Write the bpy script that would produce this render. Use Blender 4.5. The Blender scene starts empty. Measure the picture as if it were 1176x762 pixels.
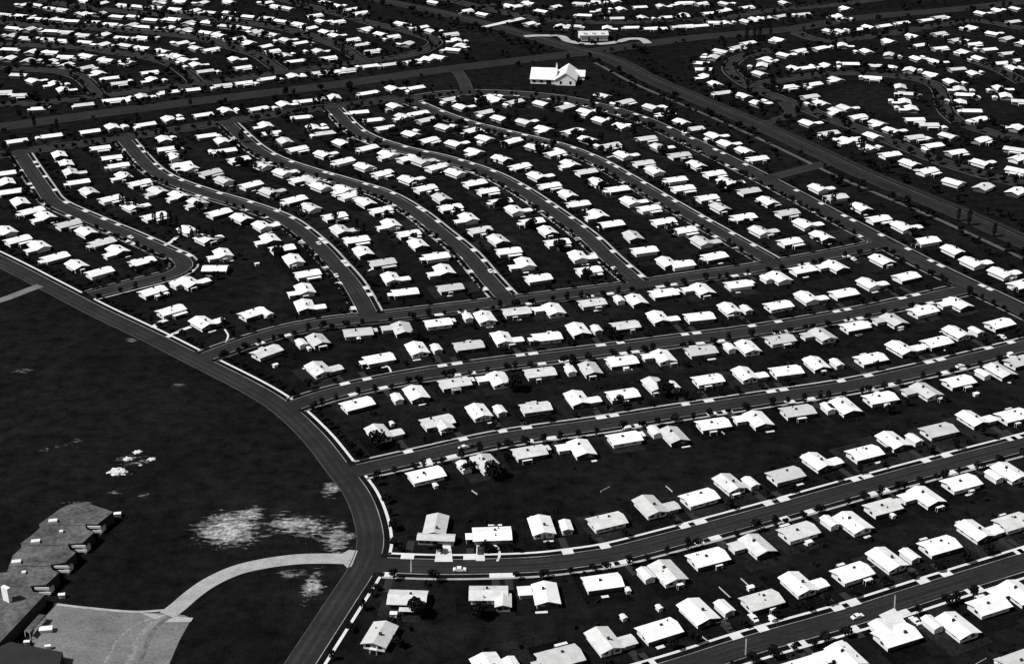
import bpy, bmesh, math, random
import numpy as np
from mathutils import Vector, Matrix
random.seed(7)
R = random.Random(11)
C = bpy.context.scene.collection

# ------------------------------------------------------------------ camera model (used to read ground positions)
F, CX, CY, HGT = 1600.0, 588.0, 381.0, 290.0
TH = math.atan(731.0 / F)
SN, CS = math.sin(TH), math.cos(TH)
def at(px, py, z=0.0):
    dx, dy, dz = (px - CX), F * CS - (py - CY) * SN, -F * SN - (py - CY) * CS
    t = (z - HGT) / dz
    return Vector((dx * t, dy * t, z))
def to_px(p):
    x, y, z = p[0], p[1], p[2] - HGT
    d = y * CS - z * SN
    u = y * SN + z * CS
    return (CX + F * x / d, CY - F * u / d, d)
def in_frame(p, m=12):
    a = to_px(p)
    return -m < a[0] < 1176 + m and -m < a[1] < 762 + m

# ------------------------------------------------------------------ materials
def mat(name, col, rough=0.9, var=0.0, scale=0.5, lo=None, detail=4, fine=0.0, fscale=3.0, spec=0.2):
    m = bpy.data.materials.new(name); m.use_nodes = True
    nt = m.node_tree; b = nt.nodes['Principled BSDF']
    b.inputs['Roughness'].default_value = rough
    b.inputs['Specular IOR Level'].default_value = spec
    g = lambda v: (v, v, v, 1)
    b.inputs['Base Color'].default_value = g(col)
    if var or fine:
        geo = nt.nodes.new('ShaderNodeNewGeometry')
        n = nt.nodes.new('ShaderNodeTexNoise'); n.inputs['Scale'].default_value = scale; n.inputs['Detail'].default_value = detail
        n.inputs['Roughness'].default_value = 0.65
        nt.links.new(geo.outputs['Position'], n.inputs['Vector'])
        mr = nt.nodes.new('ShaderNodeMapRange')
        mr.inputs['From Min'].default_value = 0.3; mr.inputs['From Max'].default_value = 0.7
        mr.inputs['To Min'].default_value = 1 - var; mr.inputs['To Max'].default_value = 1 + var
        nt.links.new(n.outputs['Fac'], mr.inputs['Value'])
        n2 = nt.nodes.new('ShaderNodeTexNoise'); n2.inputs['Scale'].default_value = fscale; n2.inputs['Detail'].default_value = 2
        nt.links.new(geo.outputs['Position'], n2.inputs['Vector'])
        mr2 = nt.nodes.new('ShaderNodeMapRange')
        mr2.inputs['From Min'].default_value = 0.3; mr2.inputs['From Max'].default_value = 0.7
        mr2.inputs['To Min'].default_value = 1 - fine; mr2.inputs['To Max'].default_value = 1 + fine
        nt.links.new(n2.outputs['Fac'], mr2.inputs['Value'])
        mu = nt.nodes.new('ShaderNodeMath'); mu.operation = 'MULTIPLY'
        nt.links.new(mr.outputs[0], mu.inputs[0]); nt.links.new(mr2.outputs[0], mu.inputs[1])
        mu2 = nt.nodes.new('ShaderNodeMath'); mu2.operation = 'MULTIPLY'; mu2.inputs[1].default_value = col
        nt.links.new(mu.outputs[0], mu2.inputs[0])
        cb = nt.nodes.new('ShaderNodeCombineColor')
        for k in range(3): nt.links.new(mu2.outputs[0], cb.inputs[k])
        nt.links.new(cb.outputs[0], b.inputs['Base Color'])
    return m
M = dict(
    roof_white=mat('white_gravel_roof', 0.78, var=0.13, scale=0.22, fine=0.10, fscale=1.6, detail=6),
    roof_pale=mat('pale_gravel_roof', 0.58, var=0.16, scale=0.3, fine=0.14, fscale=2.0),
    roof_grey=mat('grey_shingle_roof', 0.50, var=0.12, scale=0.3, fine=0.10, fscale=2.0),
    wall=mat('white_stucco', 0.66, var=0.06, scale=0.6),
    glass=mat('dark_glass', 0.02, rough=0.15, spec=0.5),
    dark=mat('dark_brick', 0.035, var=0.2, scale=2),
    door=mat('painted_door', 0.18),
    asphalt=mat('asphalt', 0.0145, var=0.30, scale=0.07, fine=0.25, fscale=0.8),
    boul=mat('worn_asphalt', 0.0150, var=0.35, scale=0.05, fine=0.25, fscale=0.7),
    hiway=mat('highway_asphalt', 0.0125, var=0.40, scale=0.03, fine=0.3, fscale=0.3),
    verge=mat('highway_verge', 0.0075, var=0.5, scale=0.05, fine=0.4, fscale=0.5),
    lightway=mat('concrete_shoulder', 0.075, var=0.35, scale=0.05, fine=0.2, fscale=0.4),
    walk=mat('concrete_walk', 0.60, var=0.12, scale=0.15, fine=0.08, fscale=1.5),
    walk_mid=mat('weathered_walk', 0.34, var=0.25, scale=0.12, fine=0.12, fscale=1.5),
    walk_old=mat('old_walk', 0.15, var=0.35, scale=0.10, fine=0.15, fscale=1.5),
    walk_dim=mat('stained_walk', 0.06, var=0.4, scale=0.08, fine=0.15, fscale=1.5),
    wear=mat('tyre_polished_asphalt', 0.0215, var=0.5, scale=0.05, fine=0.15, fscale=0.6),
    wall_dark=mat('shaded_redwood_wall', 0.05, var=0.15, scale=0.6),  # redwood tone darkened to put eave shade into front and back walls
    wall_mid=mat('mid_grey_wall', 0.20, var=0.15, scale=0.6),  # middle step of the painted front shade; plain wall tone on far houses
    kerb=mat('concrete_kerb', 0.20, var=0.5, scale=0.1, fine=0.2, fscale=1.0),
    drive=mat('gravel_drive', 0.32, var=0.22, scale=0.15, fine=0.10, fscale=1.2),
    lot=mat('parking_lot', 0.15, var=0.28, scale=0.09, fine=0.2, fscale=0.9),
    lane=mat('dark_drive', 0.022, var=0.2, scale=0.2),
    school=mat('tar_roof', 0.088, var=0.50, scale=0.13, fine=0.35, fscale=0.8),
    bark=mat('bark', 0.03),
    leaf=mat('dark_leaves', 0.0065, var=0.35, scale=0.25, rough=0.8, spec=0.1),
    car_white=mat('white_car_paint', 0.75, rough=0.3, spec=0.5),
    car_dark=mat('dark_car_paint', 0.04, rough=0.3, spec=0.5),
    tyre=mat('tyre_rubber', 0.02),
    rubble=mat('broken_concrete', 0.55, var=0.3, scale=0.8),
    lot_light=mat('swept_lot', 0.19, var=0.4, scale=0.3, fine=0.3, fscale=0.8), lot_dark=mat('oiled_lot', 0.115, var=0.4, scale=0.3, fine=0.3, fscale=0.8),
    bench=mat('weathered_timber', 0.5, var=0.2, scale=1.0),
)
# ------------------------------------------------------------------ mesh helpers
class MB:
    def __init__(s): s.v, s.f, s.m = [], [], []
    def face(s, pts, mi=0):
        i = len(s.v); s.v += [tuple(p) for p in pts]; s.f.append(tuple(range(i, i + len(pts)))); s.m.append(mi)
    def solid(s, verts, faces, mi=0):
        i = len(s.v); s.v += [tuple(p) for p in verts]
        for f in faces: s.f.append(tuple(i + k for k in f)); s.m.append(mi)
    def box(s, x0, x1, y0, y1, z0, z1, mi=0):
        s.solid([(x0,y0,z0),(x1,y0,z0),(x1,y1,z0),(x0,y1,z0),(x0,y0,z1),(x1,y0,z1),(x1,y1,z1),(x0,y1,z1)],
                [(0,3,2,1),(4,5,6,7),(0,1,5,4),(1,2,6,5),(2,3,7,6),(3,0,4,7)], mi)
    def gable_wall(s, x0, x1, y0, y1, z, rise, axis, mi=0):
        if axis == 'u':
            ym = (y0+y1)/2
            v = [(x0,y0,0),(x0,y1,0),(x0,y1,z),(x0,ym,z+rise),(x0,y0,z)]; w = [(x1,)+p[1:] for p in v]
        else:
            xm = (x0+x1)/2
            v = [(x1,y0,0),(x0,y0,0),(x0,y0,z),(xm,y0,z+rise),(x1,y0,z)]; w = [(p[0],y1,p[2]) for p in v]
        a = v + w
        s.solid(a, [(0,1,2,3,4)[::-1], (5,6,7,8,9)] + [(k,(k+1)%5,(k+1)%5+5,k+5) for k in range(5)], mi)
    def gable_roof(s, x0, x1, y0, y1, z, rise, axis, th=0.22, mi=0):
        if axis == 'u':
            ym = (y0+y1)/2
            P = [(y0,z),(ym,z+rise),(y1,z),(y1,z+th),(ym,z+rise+th),(y0,z+th)]
            a = [(x0,p[0],p[1]) for p in P] + [(x1,p[0],p[1]) for p in P]
        else:
            xm = (x0+x1)/2
            P = [(x0,z),(xm,z+rise),(x1,z),(x1,z+th),(xm,z+rise+th),(x0,z+th)]
            a = [(p[0],y1,p[1]) for p in P] + [(p[0],y0,p[1]) for p in P]
        fs = [(0,1,4,5),(1,2,3,4),(6,11,10,7),(7,10,9,8)] + [(k,k+6,(k+1)%6+6,(k+1)%6) for k in range(6)]
        s.solid(a, fs, mi)
    def mesh(s, name, mats):
        me = bpy.data.meshes.new(name); me.from_pydata(s.v, [], s.f)
        for m in mats: me.materials.append(m)
        if len(mats) > 1: me.polygons.foreach_set('material_index', s.m)
        bm = bmesh.new(); bm.from_mesh(me); bmesh.ops.recalc_face_normals(bm, faces=bm.faces); bm.to_mesh(me); bm.free()
        return me
def obj(name, me, parent=None, label=None, cat=None, group=None, kind=None):
    o = bpy.data.objects.new(name, me); C.objects.link(o)
    if parent: o.parent = parent
    for k, v in (('label', label), ('category', cat), ('group', group), ('kind', kind)):
        if v: o[k] = v
    return o
def sheet(name, pts, m, z):
    mb = MB(); mb.face([(p[0], p[1], z) for p in pts])
    return mb.mesh(name, [m])

ORD = ['zeroth','first','second','third','fourth','fifth','sixth','seventh','eighth','ninth','tenth','eleventh','twelfth','thirteenth',
       'fourteenth','fifteenth','sixteenth','seventeenth','eighteenth','nineteenth']
TENS = {20:'twent',30:'thirt',40:'fort',50:'fift',60:'sixt',70:'sevent',80:'eight',90:'ninet'}
def ordn(n):
    if n < 20: return ORD[n]
    if n >= 100: return 'hundred-and-' + ordn(n-100)
    t = n // 10 * 10
    return TENS[t] + 'ieth' if n == t else TENS[t] + 'y-' + ORD[n-t]

# ------------------------------------------------------------------ streets
def smooth(pts, step=4.0):
    P = [np.array(p[:2]) for p in pts]
    P = [2*P[0]-P[1]] + P + [2*P[-1]-P[-2]]
    out = []
    for i in range(1, len(P)-2):
        p0,p1,p2,p3 = P[i-1:i+3]
        d = [max(np.linalg.norm(b-a),1e-3)**0.5 for a,b in ((p0,p1),(p1,p2),(p2,p3))]
        t0,t1,t2,t3 = 0,d[0],d[0]+d[1],d[0]+d[1]+d[2]
        n = max(2, int(np.linalg.norm(p2-p1)/step))
        for k in range(n):
            t = t1+(t2-t1)*k/n
            a1=(t1-t)/(t1-t0)*p0+(t-t0)/(t1-t0)*p1; a2=(t2-t)/(t2-t1)*p1+(t-t1)/(t2-t1)*p2; a3=(t3-t)/(t3-t2)*p2+(t-t2)/(t3-t2)*p3
            b1=(t2-t)/(t2-t0)*a1+(t-t0)/(t2-t0)*a2; b2=(t3-t)/(t3-t1)*a2+(t-t1)/(t3-t1)*a3
            out.append((t2-t)/(t2-t1)*b1+(t-t1)/(t2-t1)*b2)
    out.append(P[-2]); return np.array(out)
# name: (pixels, half width, sidewalks left/right of travel, sidewalk brightness material, road material)
ST = {}
def street(key, px, hw=4.8, walks=(1,1), m='asphalt', kerbs=(1,1)):
    pl = smooth([at(*p) for p in px])
    tg = np.gradient(pl, axis=0); tg /= np.linalg.norm(tg, axis=1)[:,None]
    ST[key] = dict(p=pl, t=tg, n=np.stack([-tg[:,1], tg[:,0]],1), hw=hw, walks=walks, m=m, kerbs=kerbs)
street('S1', [(640,806),(776,768),(860,741),(976,708),(1076,676),(1176,645),(1290,608)])
street('S2', [(428,648),(500,650.5),(560,650),(620,647.5),(660,643),(700,637),(776,618),(885,588.5),(976,563),(1076,536),(1176,510),(1290,480)])
street('S3', [(403,542),(487,523),(576,503.5),(687,487.5),(776,473.5),(885,457),(976,443),(1087,419),(1176,397),(1290,366)])
street('S4', [(330,468),(376,453),(432,440),(495,428.5),(576,417),(687,403),(776,391.5),(872,379),(976,361),(1032,349.5),(1112,331)])
street('S5', [(230,412),(270,397),(322,381),(376,370.5),(444,363),(569,348),(660,337),(740,326.5),(776,321),(873,307),(976,288),(1020,278)])
street('D', [(452,118),(500,109),(545,106),(630,111),(682,121),(735,137),(788,161),(878,206),(976,258),(1078,311),(1176,358),(1290,416)], hw=5.2)
street('W5', [(462,112),(505,131),(540,143),(588,155),(641,168),(682,184),(718,204),(760,229),(800,252),(892,304)])
street('W4', [(382,125),(415,155),(460,171),(511,183),(560,199),(592,215),(640,247),(675,273),(700,297),(738,330)])
street('W3', [(258,139),(295,172),(317,184),(355,197),(396,209),(440,223),(474,242),(506,267),(535,291),(562,322),(585,347)])
street('W2', [(140,158),(183,201),(230,220),(283,236),(325,252),(360,278),(385,304),(405,328),(426,366)])
street('W1', [(20,172),(50,217),(62,232),(100,250),(150,271),(190,289),(207,297),(211,306),(197,315),(170,322),(104,339)])
street('X', [(-40,184),(43,172),(142,158),(228,145),(266,139),(315,131),(367,124),(400,121),(458,112)])
street('B', [(-160,226),(0,300),(60,331),(112,358),(176,388.5),(220,411),(312,460),(356,498),(389,539),(411,569),(423,602),(425,627),(416,652),(393,688),(357,743),(320,800)], hw=5.0, walks=(1,0), m='boul')
street('spur', [(878,206),(912,197),(948,188)], walks=(0,0))
street('spurb', [(537,106),(533,94),(524,80)], walks=(0,0))
street('H1', [(-120,161),(0,146),(196,120),(396,96),(494,82),(592,70),(690,58),(784,45),(910,33),(984,21),(1095,11),(1176,2),(1290,-10)], hw=10.5, walks=(0,0), m='hiway', kerbs=(0,0))
street('H2', [(330,-22),(430,0),(498,14),(546,26),(592,38),(656,57),(694,67),(742,91),(788,111),(857,140),(938,177),(984,199),(1044,224),(1100,247),(1176,281),(1290,333)], hw=5.8, walks=(0,0), m='hiway', kerbs=(0,0))
# far tracts
street('F1', [(-20,78),(34,80),(68,82),(92,89),(106,101),(116,113)], hw=3.6)
street('F2', [(-20,50),(95,55),(136,61),(162,64),(196,73),(215,85),(230,99)], hw=3.6)
street('F3', [(-20,23),(48,30),(128,34),(200,40),(235,45),(269,55),(295,63),(315,76),(328,85)], hw=3.6)
street('F4', [(44,0),(80,6),(110,10),(160,15),(221,20),(268,25),(315,31),(356,41),(396,56),(409,65),(424,73)], hw=3.6)
street('F5', [(300,-6),(329,1),(367,10),(396,18),(424,26),(469,36),(491,43),(500,48),(491,56),(470,63),(421,70.5)], hw=3.6)
street('FX', [(-20,121),(60,117),(114,110),(228,96),(291,88),(326,83),(380,76),(424,70.5)], hw=3.6)
street('E1', [(888,57),(869,61),(846,68),(838,79),(845,88),(866,101),(917,121),(955,137),(984,147),(1015,159),(1049,173),(1085,187),(1130,201),(1176,212)], hw=3.6)
street('E2', [(862,98),(917,89),(963,84),(1013,86),(1049,90),(1068,95),(1078,102),(1087,128),(1102,142)], hw=3.6)
street('E3', [(905,33),(932,44),(955,47),(984,44),(1008,41),(1061,32),(1100,26),(1121,24),(1176,33)], hw=3.6)
street('E4', [(876,142),(908,131),(900,117)], walks=(0,0))
street('E5', [(1120,70),(1150,81),(1176,96)], hw=3.6)
street('E6', [(1110,144),(1155,156),(1190,160)], hw=3.6)
street('T1', [(500,-3),(525,2),(549,8),(592,17),(625,23)], hw=3.6)
street('T2', [(549,8),(576,4),(610,-1)], walks=(0,0))
street('T3', [(625,23),(700,26),(788,22),(820,22),(886,12),(955,6),(1010,-1)], hw=3.6)
TIER = {k: 0 for k in ST}
keys = list(ST)
SEG = {k: (ST[k]['p'][:-1], ST[k]['p'][1:]) for k in keys}
def dist_to(k, q):
    a, b = SEG[k]; q = np.asarray(q)[:2]
    d = b-a; t = np.clip(((q-a)*d).sum(1)/(d*d).sum(1), 0, 1)
    c = a+d*t[:,None]; e = np.linalg.norm(c-q, axis=1); i = int(e.argmin())
    return e[i], i, t[i]
BOX = {k: (ST[k]['p'].min(0)-20, ST[k]['p'].max(0)+20) for k in keys}
def on_other(k, q, f=0.9, extra=0.0):
    for j in keys:
        if j == k or (BOX[j][0] > q[:2]).any() or (BOX[j][1] < q[:2]).any(): continue
        if dist_to(j, q)[0] < ST[j]['hw']*f+extra: return True
    return False
def strip(mb, pts, nrm, o0, o1, z0, z1):
    """box strip between offsets o0 and o1 along pts"""
    a = pts+nrm*o0; b = pts+nrm*o1; i = len(mb.v)
    for k in range(len(pts)):
        mb.v += [(a[k][0],a[k][1],z0),(a[k][0],a[k][1],z1),(b[k][0],b[k][1],z1),(b[k][0],b[k][1],z0)]
    for k in range(len(pts)-1):
        j = i+4*k
        for e in range(3): mb.f.append((j+e,j+e+1,j+e+5,j+e+4)); mb.m.append(0)
def runs(flags):
    out, cur = [], []
    for i, f in enumerate(flags):
        if f: cur.append(i)
        else:
            if len(cur) > 1: out.append(cur)
            cur = []
    if len(cur) > 1: out.append(cur)
    return out
WM = {'walk': MB(), 'walk_mid': MB(), 'walk_old': MB(), 'walk_dim': MB()}
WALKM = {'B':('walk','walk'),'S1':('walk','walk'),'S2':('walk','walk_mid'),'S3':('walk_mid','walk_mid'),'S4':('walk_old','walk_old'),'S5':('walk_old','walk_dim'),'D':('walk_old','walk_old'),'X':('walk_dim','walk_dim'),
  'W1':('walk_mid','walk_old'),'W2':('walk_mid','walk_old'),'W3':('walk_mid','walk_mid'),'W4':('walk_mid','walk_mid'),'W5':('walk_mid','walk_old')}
kerb_mb, dimkerb_mb, wear_mb = MB(), MB(), MB()
VERGE, SW = 2.4, 1.15
road_names = {'B':'boulevard_road','H1':'highway_road','H2':'highway_road','D':'diagonal_street','X':'cross_street'}
for n, k in enumerate(keys):
    s = ST[k]; p, nr, hw = s['p'], s['n'], s['hw']
    mb = MB(); z = 0.02+0.004*n
    L, Rr = p+nr*hw, p-nr*hw
    mb.v = [(q[0],q[1],z) for q in L]+[(q[0],q[1],z) for q in Rr]
    N = len(p)
    mb.f = [(i,N+i,N+i+1,i+1) for i in range(N-1)]; mb.m = [0]*(N-1)
    if k not in ('H1','H2'):
        for off, wd in ((-hw*.45, .8), (hw*.2, .6)) if k == 'B' else ((-hw*0.62, 0.5), (-hw*0.28, 0.45), (hw*0.30, 0.5), (hw*0.64, 0.45)):
            i0 = len(wear_mb.v); sel = slice(3, N-3) if N > 9 else slice(0, N)
            q = p[sel]+nr[sel]*(off-wd); q2 = p[sel]+nr[sel]*(off+wd); n_ = len(q)
            wear_mb.v += [(a[0],a[1],z+0.002) for a in q]+[(a[0],a[1],z+0.002) for a in q2]
            wear_mb.f += [(i0+i,i0+i+1,i0+n_+i+1,i0+n_+i) for i in range(n_-1)]; wear_mb.m += [0]*(n_-1)
    if k in ('H1','H2'):
        for o0, o1, mk_, dz in ((-hw, hw, 'verge', 0), (-hw+1.0, -1.6, 'hiway', .008), (1.6, hw-1.0, 'hiway', .008)):
            if k == 'H2': o0, o1 = {0: (o0, o1), .008: (o0*.98, -.5) if o0 < 0 else (.5, o1)}[dz]
            m2 = MB(); m2.v = [(a[0],a[1],z+dz) for a in p+nr*o0]+[(a[0],a[1],z+dz) for a in p+nr*o1]; m2.f = [(i,i+1,N+i+1,N+i) for i in range(N-1)]; m2.m = [0]*(N-1)
            obj('highway_verge' if mk_ == 'verge' else 'highway_road', m2.mesh('road', [M[mk_]]), kind='structure')
        for o0 in ((-hw+.9, hw-1.0, -1.7, 1.5) if k == 'H1' else (-hw*.98, hw-1.0)):
            m2 = MB(); strip(m2, p, nr, o0, o0+.3, z, z+.05); obj('highway_kerb', m2.mesh('edge', [M['walk_dim']]), kind='structure')
        continue
    obj(road_names.get(k, 'street_road'), mb.mesh('road', [M[s['m']]]), kind='structure')
    for side, sg in ((0,1),(1,-1)):
        if s['kerbs'][side]:
            q = p+nr*sg*hw
            for r in runs([not on_other(k, x) for x in q]):
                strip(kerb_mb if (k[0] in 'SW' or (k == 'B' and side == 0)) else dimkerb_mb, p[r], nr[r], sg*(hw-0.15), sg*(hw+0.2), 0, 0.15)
        if s['walks'][side]:
            q = p+nr*sg*(hw+VERGE+SW/2)
            for r in runs([not on_other(k, x, 1.0, 0.2) for x in q]):
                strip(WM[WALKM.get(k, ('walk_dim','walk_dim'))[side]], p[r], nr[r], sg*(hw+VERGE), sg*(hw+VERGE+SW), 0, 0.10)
# concrete shoulder path beside the diagonal highway, and its outer carriageway
h2 = ST['H2']
sh = MB(); sel = [i for i in range(len(h2['p'])) if to_px((h2['p'][i][0],h2['p'][i][1],0))[0] > 700]
strip(sh, h2['p'][sel], h2['n'][sel], -14.5, -17.5, 0, 0.03)
obj('highway_shoulder', sh.mesh('shoulder', [M['lightway']]), kind='structure')
sh = MB(); strip(sh, h2['p'], h2['n'], 9.5, 14.0, 0, 0.03)
obj('highway_shoulder', sh.mesh('shoulder', [M['hiway']]), kind='structure')
sh = MB(); strip(sh, h2['p'], h2['n'], 7.2, 7.9, 0, 0.12)
obj('highway_kerb', sh.mesh('hkerb', [M['lightway']]), kind='structure')

# ------------------------------------------------------------------ houses: positions read from the photograph
def cr(x0, y0, pts, s=5.86): return [(x0+p[0]/s, y0+p[1]/s)+tuple(p[2:]) for p in pts]
ROWS = []   # (phrase, order, street, mode, front, entries)
def row(phrase, st, mode, front, entries, order): ROWS.append((phrase, order, st, mode, front, entries))
# street above the house -> front 'up'; below -> 'down'.  types: b long, g gabled, l gabled with wing, c corner form; '*' grey roof
row('below the lowest street','S1','S','up',[(925,764,'b'),(972,751,'l'),(1030,727,'c'),(1100,716,'g'),(1136,692,'b'),(1171,678,'l'),(1174,757,'b')],'x')
row('above the lowest street','S1','S','down',[(563,764,'g'),(643,752,'b*'),(694,733,'l*'),(757,721,'b'),(802,700,'g'),(875,687,'b'),(917,668,'l'),(979,655,'b'),(1019,640,'g'),(1079,624,'b'),(1120,607,'l'),(1164,597,'b')],'x')
row('below the second street up','S2','S','up',[(468,684,'bp*'),(561,679,'k*'),(627,680,'l'),(692,666,'b'),(767,655,'g*'),(813,638,'b'),(870,624,'l'),(917,608,'b*'),(980,598,'g'),(1014,580,'b'),(1064,568,'l'),(1104,552,'b'),(1160,540,'g')],'x')
row('above the second street up','S2','S','down',[(500,604,'t*'),(565,611,'b'),(622,602,'g'),(697,596,'b*'),(747,579,'l*'),(803,569,'b'),(838,553,'g*'),(902,543,'b'),(939,528,'l'),(993,518,'b'),(1026,504,'g'),(1078,492,'b'),(1117,479,'l'),(1164,475,'b')],'x')
row('below the third street up','S3','S','up',[(489,543,'b'),(559,530,'g*'),(608,517,'b*'),(668,513,'l'),(717,501,'b'),(774,498,'g'),(819,485,'b'),(871,480,'l'),(916,470,'b*'),(971,465,'g'),(1011,455,'b'),(1064,447,'l'),(1101,436,'b'),(1149,424,'g'),(1171,413,'b')],'x')
row('above the third street up','S3','S','down',[(435,495,'l*'),(502,482,'c*'),(550,471,'g'),(615,466,'b*'),(663,456,'l'),(715,451,'b'),(752,440,'g*'),(813,434,'b'),(856,428,'l'),(903,424,'b'),(938,416,'g'),(1000,410,'b'),(1035,398,'l'),(1076,391,'b'),(1099,380,'g'),(1148,370,'b')],'x')
row('below the fourth street up','S4','S','up',[(410,462,'b'),(478,450,'g'),(522,438,'b*'),(573,434,'l'),(620,426,'b*'),(678,422,'g*'),(714,413,'b'),(762,408,'l'),(805,401,'b*'),(859,397,'g'),(896,388,'b*'),(945,383,'l'),(982,373,'b'),(1027,366,'l'),(1060,355,'b'),(1101,347,'l')],'x')
row('above the fourth street up','S4','S','down',[(366,422,'l'),(435,410,'b'),(479,399,'g'),(538,395,'b*'),(577,387,'l'),(628,385,'b'),(664,377,'g'),(718,372,'b'),(756,363,'l'),(803,362,'b'),(838,353,'g'),(894,349,'b'),(927,340,'l'),(969,335,'b'),(998,324,'l'),(1041,316,'b')],'x')
row('below the fifth street up','S5','S','up',[(306,402,'b*'),(365,389,'g'),(411,380,'b*'),(462,376,'l*'),(503,369,'b'),(557,363,'g'),(593,356,'b*'),(636,354,'l'),(680,346,'b'),(731,343,'g'),(762,335,'b'),(807,331,'l'),(848,325,'b'),(895,317,'g'),(922,308,'b'),(960,304,'l'),(1013,297,'g')],'x')
row('between straight diagonal street and highway','D','C','down',[(692,109),(718,116),(748,122),(764,130),(783,139),(797,147),(820,155),(834,164),(855,172),(870,181),(940,215),(960,225),(989,237),(1009,250),(1037,259),(1064,275),(1095,286),(1117,300),(1150,312),(1174,325)],'y')
row('left of straight diagonal street','D','C','down',[(557,111),(570,113),(591,116),(622,118),(649,122),(673,127),(690,137),(714,144),(742,158),(757,168),(780,177),(800,188),(820,198),(835,208),(860,218),(882,230),(904,243),(924,256),(944,270)],'y')
row('right of fifth winding street','W5','C','down',[(517,113),(530,122),(557,128),(574,135),(602,139),(625,147),(656,150),(675,159),(701,166),(716,177),(739,186),(752,195),(776,205),(784,215),(812,226),(827,237),(854,248),(873,264),(907,276)],'y')
row('left of fifth winding street','W5','C','down',[(453,121),(463,133),(481,129),(489,137),(510,145),(541,149),(557,158),(588,161),(614,168),(637,175),(655,187),(673,196),(686,208),(709,216),(724,230),(745,238),(762,253),(786,263),(806,276),(820,293)],'y')
row('right of fourth winding street','W4','C','down',[(412,128),(427,137),(442,146),(472,153),(492,160),(522,164),(545,173),(576,181),(597,190),(617,201),(631,212),(652,222),(664,233),(687,245),(702,256),(727,270),(740,286),(766,300),(783,302)],'y')
row('left of fourth winding street','W4','C','down',[(344,134),(360,146),(373,152),(392,163),(422,169),(446,176),(467,181),(483,184),(500,191),(523,197),(545,209),(560,218),(575,230),(591,240),(611,253),(629,264),(640,277),(664,293),(676,309)],'y')
row('right of third winding street','W3','C','down',[(305,143),(311,152),(327,161),(341,170),(371,176),(394,184),(418,190),(439,198),(469,205),(488,215),(507,226),(517,237),(538,249),(551,263),(572,274),(584,287),(603,301),(618,318)],'y')
row('left of third winding street','W3','C','down',[(237,155),(255,161),(259,172),(274,182),(301,189),(324,197),(344,205),(358,206),(368,213),(394,216),(401,223),(420,231),(437,240),(449,256),(469,267),(480,279),(501,293),(510,309),(517,329)],'y')
row('right of second winding street','W2','C','down',[(188,159),(191,170),(200,179),(208,188),(217,191),(241,197),(257,206),(288,211),(309,219),(338,228),(356,237),(384,247),(391,263),(409,274),(417,288),(439,300),(449,318),(465,334)],'y')
row('left of second winding street','W2','C','down',[(114,169),(128,180),(136,189),(142,201),(160,209),(181,218),(205,223),(227,231),(251,243),(277,249),(301,258),(310,273),(324,284),(337,297),(353,313),(350,331),(350,350)],'y')
row('right of first winding street','W1','C','down',[(68,177),(76,187),(81,197),(90,208),(102,219),(127,227),(151,236),(177,247),(216,263),(235,273),(256,290),(247,307)],'y')
row('left of first winding street','W1','C','down',[(5,198),(8,208),(12,219),(23,231),(36,241),(52,247),(78,256),(99,265),(117,277),(135,286),(163,299)],'y')
row('beside the boulevard','B','C','down',[(7,264),(20,274),(45,281),(63,294),(88,303),(114,311),(175,333),(217,323),(196,355),(233,369),(290,358),(436,727,'g')],'y')
row('beside the highway cross street','X','S','down',[(19,161),(59,155),(103,150),(129,145),(167,142),(194,136),(233,131),(259,126),(296,124),(326,119),(353,115),(384,111),(422,106),(451,101),(477,100)],'x')
FAR = []
FAR += cr(0,0,[(165,28),(260,32),(345,52),(425,62),(40,95),(150,103),(245,122),(395,128),(490,138),(550,90),(670,88),(630,145),(685,18),(835,32),(930,40),(1055,45),(795,108),(905,108),(1020,130),(750,160),(885,165),(985,178),(90,185),(195,192),(350,205),(450,212),(75,238),(185,252),(330,260),(430,270),(560,232),(575,280),(695,230),(825,250),(690,295),(850,302),(970,250),(960,318),(1150,130),(1130,185),(1090,340),(1150,372),(70,328),(215,345),(345,348),(60,388),(185,405),(340,412),(445,378),(590,372),(445,433),(580,450),(715,400),(665,487),(755,520),(805,555),(855,412),(1005,483),(1025,532),(130,500),(225,540),(370,560),(425,600),(20,615),(140,635),(565,700),(750,670),(885,665),(955,645),(1135,615),(275,725),(580,3),(1075,10)])
FAR += cr(196,0,[(65,5),(215,15),(395,8),(645,15),(35,58),(160,68),(265,80),(400,82),(528,108),(715,40),(790,52),(660,118),(745,138),(865,158),(940,185),(30,125),(120,150),(255,148),(385,120),(380,172),(505,185),(100,198),(240,215),(325,232),(445,255),(530,282),(580,212),(685,228),(635,308),(680,340),(70,285),(170,320),(265,330),(40,372),(95,400),(170,432),(230,475),(430,395),(485,450),(775,265),(870,285),(970,100),(1015,140),(1120,142),(1040,210),(1105,235),(770,370),(835,408),(995,340),(1060,385),(1050,12),(1120,35),(135,600),(350,570),(490,553),(655,525),(825,508),(990,485),(1125,475)])
FAR += cr(392,0,[(70,58),(130,82),(160,190),(265,225),(340,242),(445,290),(70,262),(125,298),(200,340),(405,155),(535,180),(605,205),(735,225),(775,268),(795,305),(755,330),(655,378),(590,392),(475,410),(320,430),(190,440),(35,468),(625,12),(835,68),(955,92),(1140,35)])
FAR += cr(588,0,[(25,40),(115,18),(205,72),(290,42),(455,20),(580,10),(700,5),(595,72),(490,100),(735,58),(860,45),(1005,38),(1130,25),(705,120),(880,115),(1048,112),(1155,105),(115,155),(320,175),(420,172),(640,185),(805,182),(930,188),(990,190),(1120,178)])
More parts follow.
